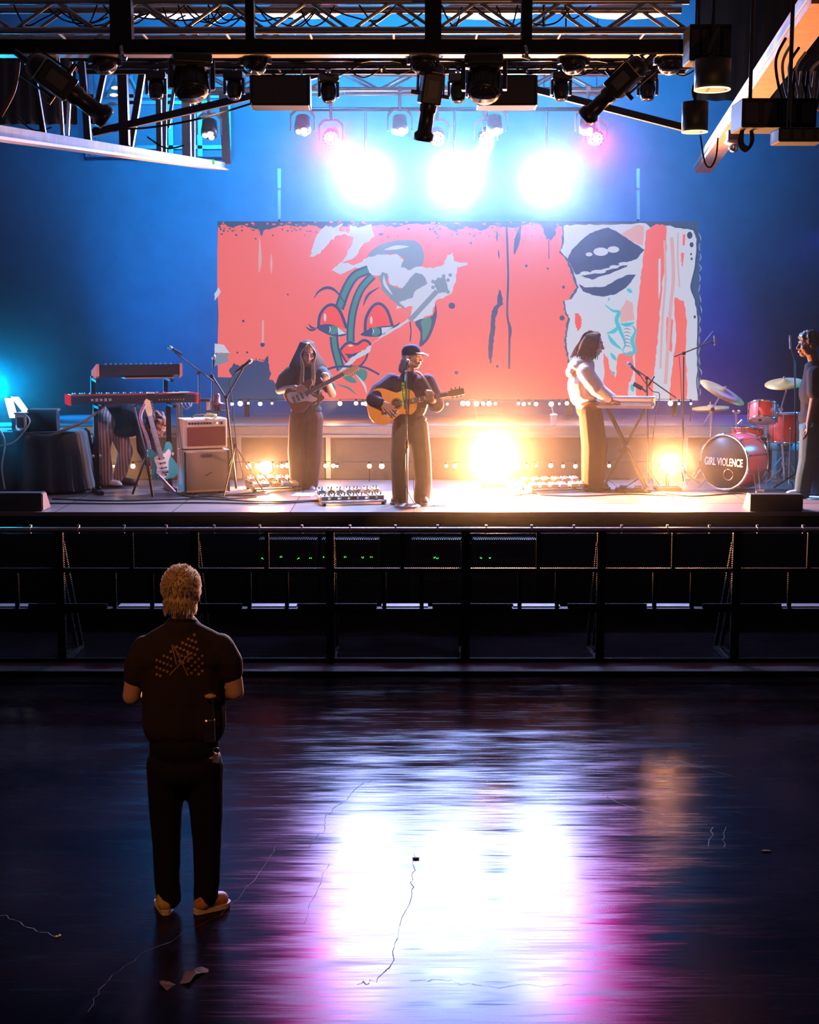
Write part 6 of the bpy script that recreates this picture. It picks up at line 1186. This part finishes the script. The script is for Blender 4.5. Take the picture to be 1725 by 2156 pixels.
def stripes(name, c0, c1, sc):
    m = M(name, c0, .8); nt = m.node_tree; wv = nt.nodes.new('ShaderNodeTexWave'); wv.inputs['Scale'].default_value = sc; wv.bands_direction = 'X'; tc = nt.nodes.new('ShaderNodeTexCoord'); nt.links.new(tc.outputs['Object'], wv.inputs[0]); mx = nt.nodes.new('ShaderNodeMix'); mx.data_type = 'RGBA'; mx.inputs['A'].default_value = (*c0, 1); mx.inputs['B'].default_value = (*c1, 1); nt.links.new(wv.outputs['Fac'], mx.inputs['Factor']); nt.links.new(mx.outputs['Result'], nt.nodes['Principled BSDF'].inputs['Base Color']); return m
tr = MB(); tr.ell(P(224, 874), (.17, .18, .15)); tr.chain([P(220, 885, -.11), P(213, 948, -.12), P(222, 1010, -.12)], [.135, .11, .10]); tr.chain([P(238, 885, .1), P(264, 950, .08), P(250, 1008, .1)], [.13, .095, .08]); tr.build('striped_trousers', stripes('striped_cloth', (.10, .07, .07), (.32, .26, .25), 9), t, remesh=.012, smooth_it=2)
for x, dy, mt in ((214, -.12, M('white_trainer', (.55, .5, .47), .6)), (244, .1, M('dark_boot', (.05, .03, .03), .5))):
    p = P(x, 1022, dy); shoe(t, (p.x, p.y, STAGE), (p.x + .27, p.y - .05, STAGE), mt, RUB)
hr = MB(); q = lambda x, y, z: hc + R @ (V((x, y, z)) * 1.05); hr.ell(q(0, .03, .04), (.095, .105, .095), R)
for k in range(80):
    a = random.uniform(0, 6.28); z = random.uniform(-.7, 1); r = math.sqrt(1 - z * z); p = V((r * math.cos(a) * .10, .04 + r * math.sin(a) * .11, .03 + z * .10))
    if p.y < -.045: continue
    hr.ell(q(*p), random.uniform(.018, .032), nu=8, nv=6)
hr.build('hair', M('auburn_hair', (0.22, 0.09, 0.05), .5, 0, .4, 40, .4), t, remesh=.009, smooth_it=1)
# ------------------------------------------------ 6 the man watching from the floor
fm = atz(402, 1915, 0); Y0 = fm.y
t = thing('person', 'man with short fair hair in a black printed T-shirt watching with his back turned', 'person', fm)
R = Rz(math.radians(180 - 6)) @ Rx(math.radians(3)); hc = P(384, 1250, .02); b = MB(); head(b, hc, R, 1.04)
b.chain([P(384, 1270), P(384, 1300, -.01), P(384, 1318, -.01)], [.057, .058, .075]); b.ell(P(384, 1400), (.15, .10, .16)); b.ell(P(386, 1490), (.16, .11, .2)); b.ell(P(388, 1570), (.165, .115, .12))
b.chain([P(316, 1374, .0), P(286, 1416, -.005), P(277, 1466, -.005), P(306, 1470, .17), P(352, 1462, .30)], [.052, .052, .046, .042, .030]); hand(b, P(352, 1462, .26), V((.12, .05, .02)), V((.3, -.8, .2)), 1, .6, 1.05)
b.chain([P(456, 1372, .0), P(486, 1408, -.005), P(495, 1456, -.005), P(462, 1462, .17), P(420, 1460, .26)], [.052, .052, .046, .042, .030]); hand(b, P(420, 1460, .26), V((-.12, .05, .02)), V((-.3, -.8, .2)), -1, .6, 1.05)
b.chain([P(352, 1600), P(350, 1760, .02), P(350, 1880, -.01)], [.095, .065, .05]); b.chain([P(428, 1600), P(434, 1760, .02), P(436, 1880, -.01)], [.095, .065, .05])
b.build('body', SKIN, t, remesh=.007, smooth_it=3)
SH = cloth('black_cotton', (0.028, 0.02, 0.02), .9, 7, .5); j = MB(); j.chain([P(384, 1330, -.005), P(384, 1390), P(386, 1460), P(388, 1520)], [.10, .135, .14, .14]); j.ell(P(384, 1375), (.20, .14, .16)); j.ell(P(386, 1450), (.188, .142, .24)); j.chain([P(346, 1410), P(348, 1525)], [.115, .118]); j.chain([P(424, 1410), P(428, 1525)], [.115, .118])
j.chain([P(372, 1326), P(330, 1352), P(306, 1372)], [.058, .062, .070]); j.chain([P(396, 1326), P(440, 1350), P(464, 1368)], [.058, .062, .070]); j.ell(P(330, 1385), (.10, .11, .09)); j.ell(P(440, 1383), (.10, .11, .09)); j.chain([P(384, 1318, -.005), P(384, 1335)], [.072, .10]); j.chain([P(308, 1368), P(292, 1398, -.005), P(287, 1422, -.005)], [.076, .074, .066]); j.chain([P(463, 1364), P(481, 1394, -.005), P(485, 1414, -.005)], [.076, .074, .066])
shirt = j.build('t_shirt', SH, t, remesh=.009, smooth_it=4)
MB().torus(P(384, 1307, -.005), (0, .25, 1), .068, .009, 30, 8).build('collar', SH, t)
tr = MB(); BT = cloth('black_trousers', (0.010, 0.009, 0.010), .85, 9, .5); tr.ell(P(388, 1570), (.182, .13, .14)); tr.ell(P(388, 1618), (.185, .135, .12))
tr.chain([P(352, 1610), P(349, 1700, .01), P(351, 1780, .02), P(352, 1850), P(356, 1888, -.01)], [.108, .088, .074, .068, .066]); tr.chain([P(426, 1610), P(434, 1700, .01), P(436, 1780, .02), P(436, 1850), P(433, 1888, -.01)], [.108, .088, .074, .068, .064]); tr.build('trousers', BT, t, remesh=.010, smooth_it=3)
YS = M('yellow_trainer', (0.55, 0.40, 0.12), .55, 0, .6, 30); SL = M('cream_sole', (0.75, 0.6, 0.35), .5)
shoe(t, atz(350, 1927, 0), atz(342, 1897, 0), YS, SL, 1.0, .046); shoe(t, atz(414, 1925, 0), atz(482, 1904, 0), M('orange_trainer', (0.6, 0.25, 0.12), .55, 0, .7, 22), SL, 1.0, .046)
FAIR = M('fair_hair', (0.55, 0.40, 0.24), .6, 0, .4, 60, .4, stretch=(3, 3, 1)); q = lambda x, y, z: hc + R @ (V((x, y, z)) * 1.04)
hr = MB(); hr.ell(q(0, .022, .045), (.088, .102, .096), R); hr.ell(q(0, .045, -.02), (.076, .075, .07), R); hr.ell(q(0, .048, -.055), (.060, .055, .04), R); sp = MB()
for k in range(1500):
    a = random.uniform(0, 6.283); z = random.uniform(-1, 1); r = math.sqrt(1 - z * z); low = z < -.45
    p = V((r * math.cos(a) * .086, .022 + r * math.sin(a) * .1, .045 + z * .095)) if not low else V((math.cos(a) * .072, .045 + math.sin(a) * .072, random.uniform(-.075, -.02)))
    if p.y < -.045 and p.z < .075: continue
    if low and p.y < .02: continue
    nn = V((p.x, p.y - .03, p.z - .01)).normalized(); f = V((random.uniform(-.6, .6), random.uniform(-.6, .6), random.uniform(-1.0, .1)))
    d1 = (nn + f * .5).normalized(); a0 = q(*(p - nn * .004)); L = random.uniform(.014, .028)
    sp.tube([a0, a0 + R @ (d1 * L * .6), a0 + R @ ((d1 * .7 + V((0, 0, -.5))) * L)], [.0032, .0024, .0006], 4, caps=False)
STR = M('fair_strands', (0.62, 0.48, 0.32), .6, 0, .3, 60); nt_ = STR.node_tree; tl = nt_.nodes.new('ShaderNodeBsdfTranslucent'); tl.inputs[0].default_value = (0.95, 0.84, 0.72, 1); ms_ = nt_.nodes.new('ShaderNodeMixShader'); ms_.inputs[0].default_value = .75
nt_.links.new(nt_.nodes['Principled BSDF'].outputs[0], ms_.inputs[1]); nt_.links.new(tl.outputs[0], ms_.inputs[2]); nt_.links.new(ms_.outputs[0], nt_.nodes['Material Output'].inputs['Surface'])
hb = hr.build('hair', FAIR, t, remesh=.008, smooth_it=1); sp.build('hair_strands', STR, hb)
# print on the shirt back, laid onto the cloth
bpy.context.view_layer.update(); dg = bpy.context.evaluated_depsgraph_get(); ev = shirt.evaluated_get(dg); OW = WM[shirt.name].inverted()
def onshirt(px, py):
    d = ray(px, py).normalized(); o = V((0, 0, CAM_H)) + d * 4; ok, loc, nr, _ = ev.ray_cast(OW @ o, d)
    return (WM[shirt.name] @ loc - d * .003) if ok else None
pm_ = MB()
def sq(px, py, r=4.2, a=.2):
    c = [onshirt(px + r * math.cos(a + k * 1.5708), py + r * math.sin(a + k * 1.5708)) for k in range(4)]
    if all(c): pm_.poly(c)
def line(p0, p1, w_=1.2, n=8):
    for k in range(n):
        a, b_ = V((*p0, 0)).lerp(V((*p1, 0)), k / n), V((*p0, 0)).lerp(V((*p1, 0)), (k + 1) / n); nn = V((-(b_ - a).y, (b_ - a).x, 0)).normalized() * w_
        c = [onshirt(v.x, v.y) for v in (a - nn, b_ - nn, b_ + nn, a + nn)]
        if all(c): pm_.poly(c)
for i in range(7):
    for k in range(6):
        if (i + k) % 2 == 0: sq(372 + 6.2 * i + 1.5 * k, 1366 - 4.2 * i + 7.5 * k - 4, 3.9, .4)
for i in range(5):
    for k in range(6):
        if (i + k) % 2 == 0: sq(330 + 7.5 * i, 1390 + 7.5 * k - 4.5 * i, 3.7, .7); sq(396 + 7.5 * i, 1376 + 8 * k + 1.2 * i, 3.7, .75)
line((357, 1421), (402, 1374)); line((396, 1423), (366, 1360)); line((362, 1357), (372, 1400))
pm_.build('shirt_print', M('faded_print', (0.30, 0.15, 0.09), .8), t)
# things on his belt
def clip(px, py, w_, h_, nm, lb, cat):
    p = P(px, py, -.145); tt = thing(nm, lb, cat, p); return tt, p
tt, p = clip(441, 1538, 0, 0, 'two_way_radio', 'black two-way radio with a red light clipped to the watching man\'s belt', 'radio')
MB().box(p, (.055, .035, .12)).build('body', BLKP, tt, bevel=.006); MB().cyl(p + V((.018, 0, .06)), p + V((.022, 0, .16)), .006).build('antenna', RUB, tt); MB().ell(p + V((-.012, -.02, .055)), .004, nu=8, nv=6).build('indicator', E('red_led', (1, .1, .08), 4, False), tt); MB().box(p + V((0, -.019, .02)), (.035, .004, .03)).build('speaker_grille', DKM, tt)
p = P(455, 1580, -.12); tt = thing('key_bunch', 'bunch of keys hanging at the watching man\'s hip', 'keys', p); MB().torus(p, (0, 1, .2), .016, .003, 16, 6).build('ring', CHR, tt)
for k in range(3): MB().bar(p + V((.006 * k - .006, -.004 * k, -.014)), p + V((.012 * k - .016, -.006 * k, -.062)), .010, .003).build('key', STEEL if k else M('brass_key', (.7, .5, .2), .3, .9), tt)
p = P(443, 1466, -.135); tt = thing('hip_pouch', 'small tan pouch tucked at the watching man\'s side', 'pouch', p); MB().ell(p, (.03, .02, .014)).build('pouch_body', M('tan_leather', (.5, .3, .08), .5), tt); MB().torus(p + V((0, -.004, .01)), (0, 1, 0), .016, .003, 14, 6).build('loop', RUB, tt)
# litter on the floor
q0 = atz(390, 2062, 0); lf = sm([(-.11, .02, 0), (-.05, -.05, 0), (-.02, -.02, 0), (.03, -.055, 0), (.05, -.01, 0), (.12, .0, 0), (.06, .035, 0), (.02, .03, 0), (-.02, .06, 0), (-.05, .02, 0)], 3, True)
lv = MB().prism([q0 + V((p.x, p.y * 1.6 + p.x * .8, .004 + .012 * math.sin(p.x * 40))) for p in lf], (0, 0, .0015)).build('fallen_leaf', M('brown_leaf', (.12, .045, .012), .8, 0, .3, 12, spec=.1)); tag(lv, 'crumpled brown leaf lying on the floor behind the watching man', 'leaf')
q0 = atz(876, 1809, 0); o = MB().ell(q0 + V((0, 0, .006)), (.022, .014, .006), nu=12, nv=6).build('floor_scrap', M('dark_red_scrap', (.12, .02, .02), .6)); tag(o, 'small dark scrap on the bright reflection on the floor', 'litter')
q0 = atz(121, 1974, 0); o = MB().ell(q0 + V((-.004, 0, .005)), (.009, .007, .005), nu=10, nv=6).ell(q0 + V((.008, .012, .005)), (.007, .009, .005), nu=10, nv=6).build('paper_scrap', M('yellow_scrap', (.8, .7, .35), .6)); tag(o, 'tiny yellowish scrap on the dark floor behind the watching man', 'litter')
q0 = atz(1615, 1793, 0); o = MB().ell(q0 + V((0, 0, .004)), (.03, .016, .004), nu=12, nv=6).build('dry_leaf', MATS['brown_leaf']); tag(o, 'small dry leaf alone on the dark floor', 'leaf')
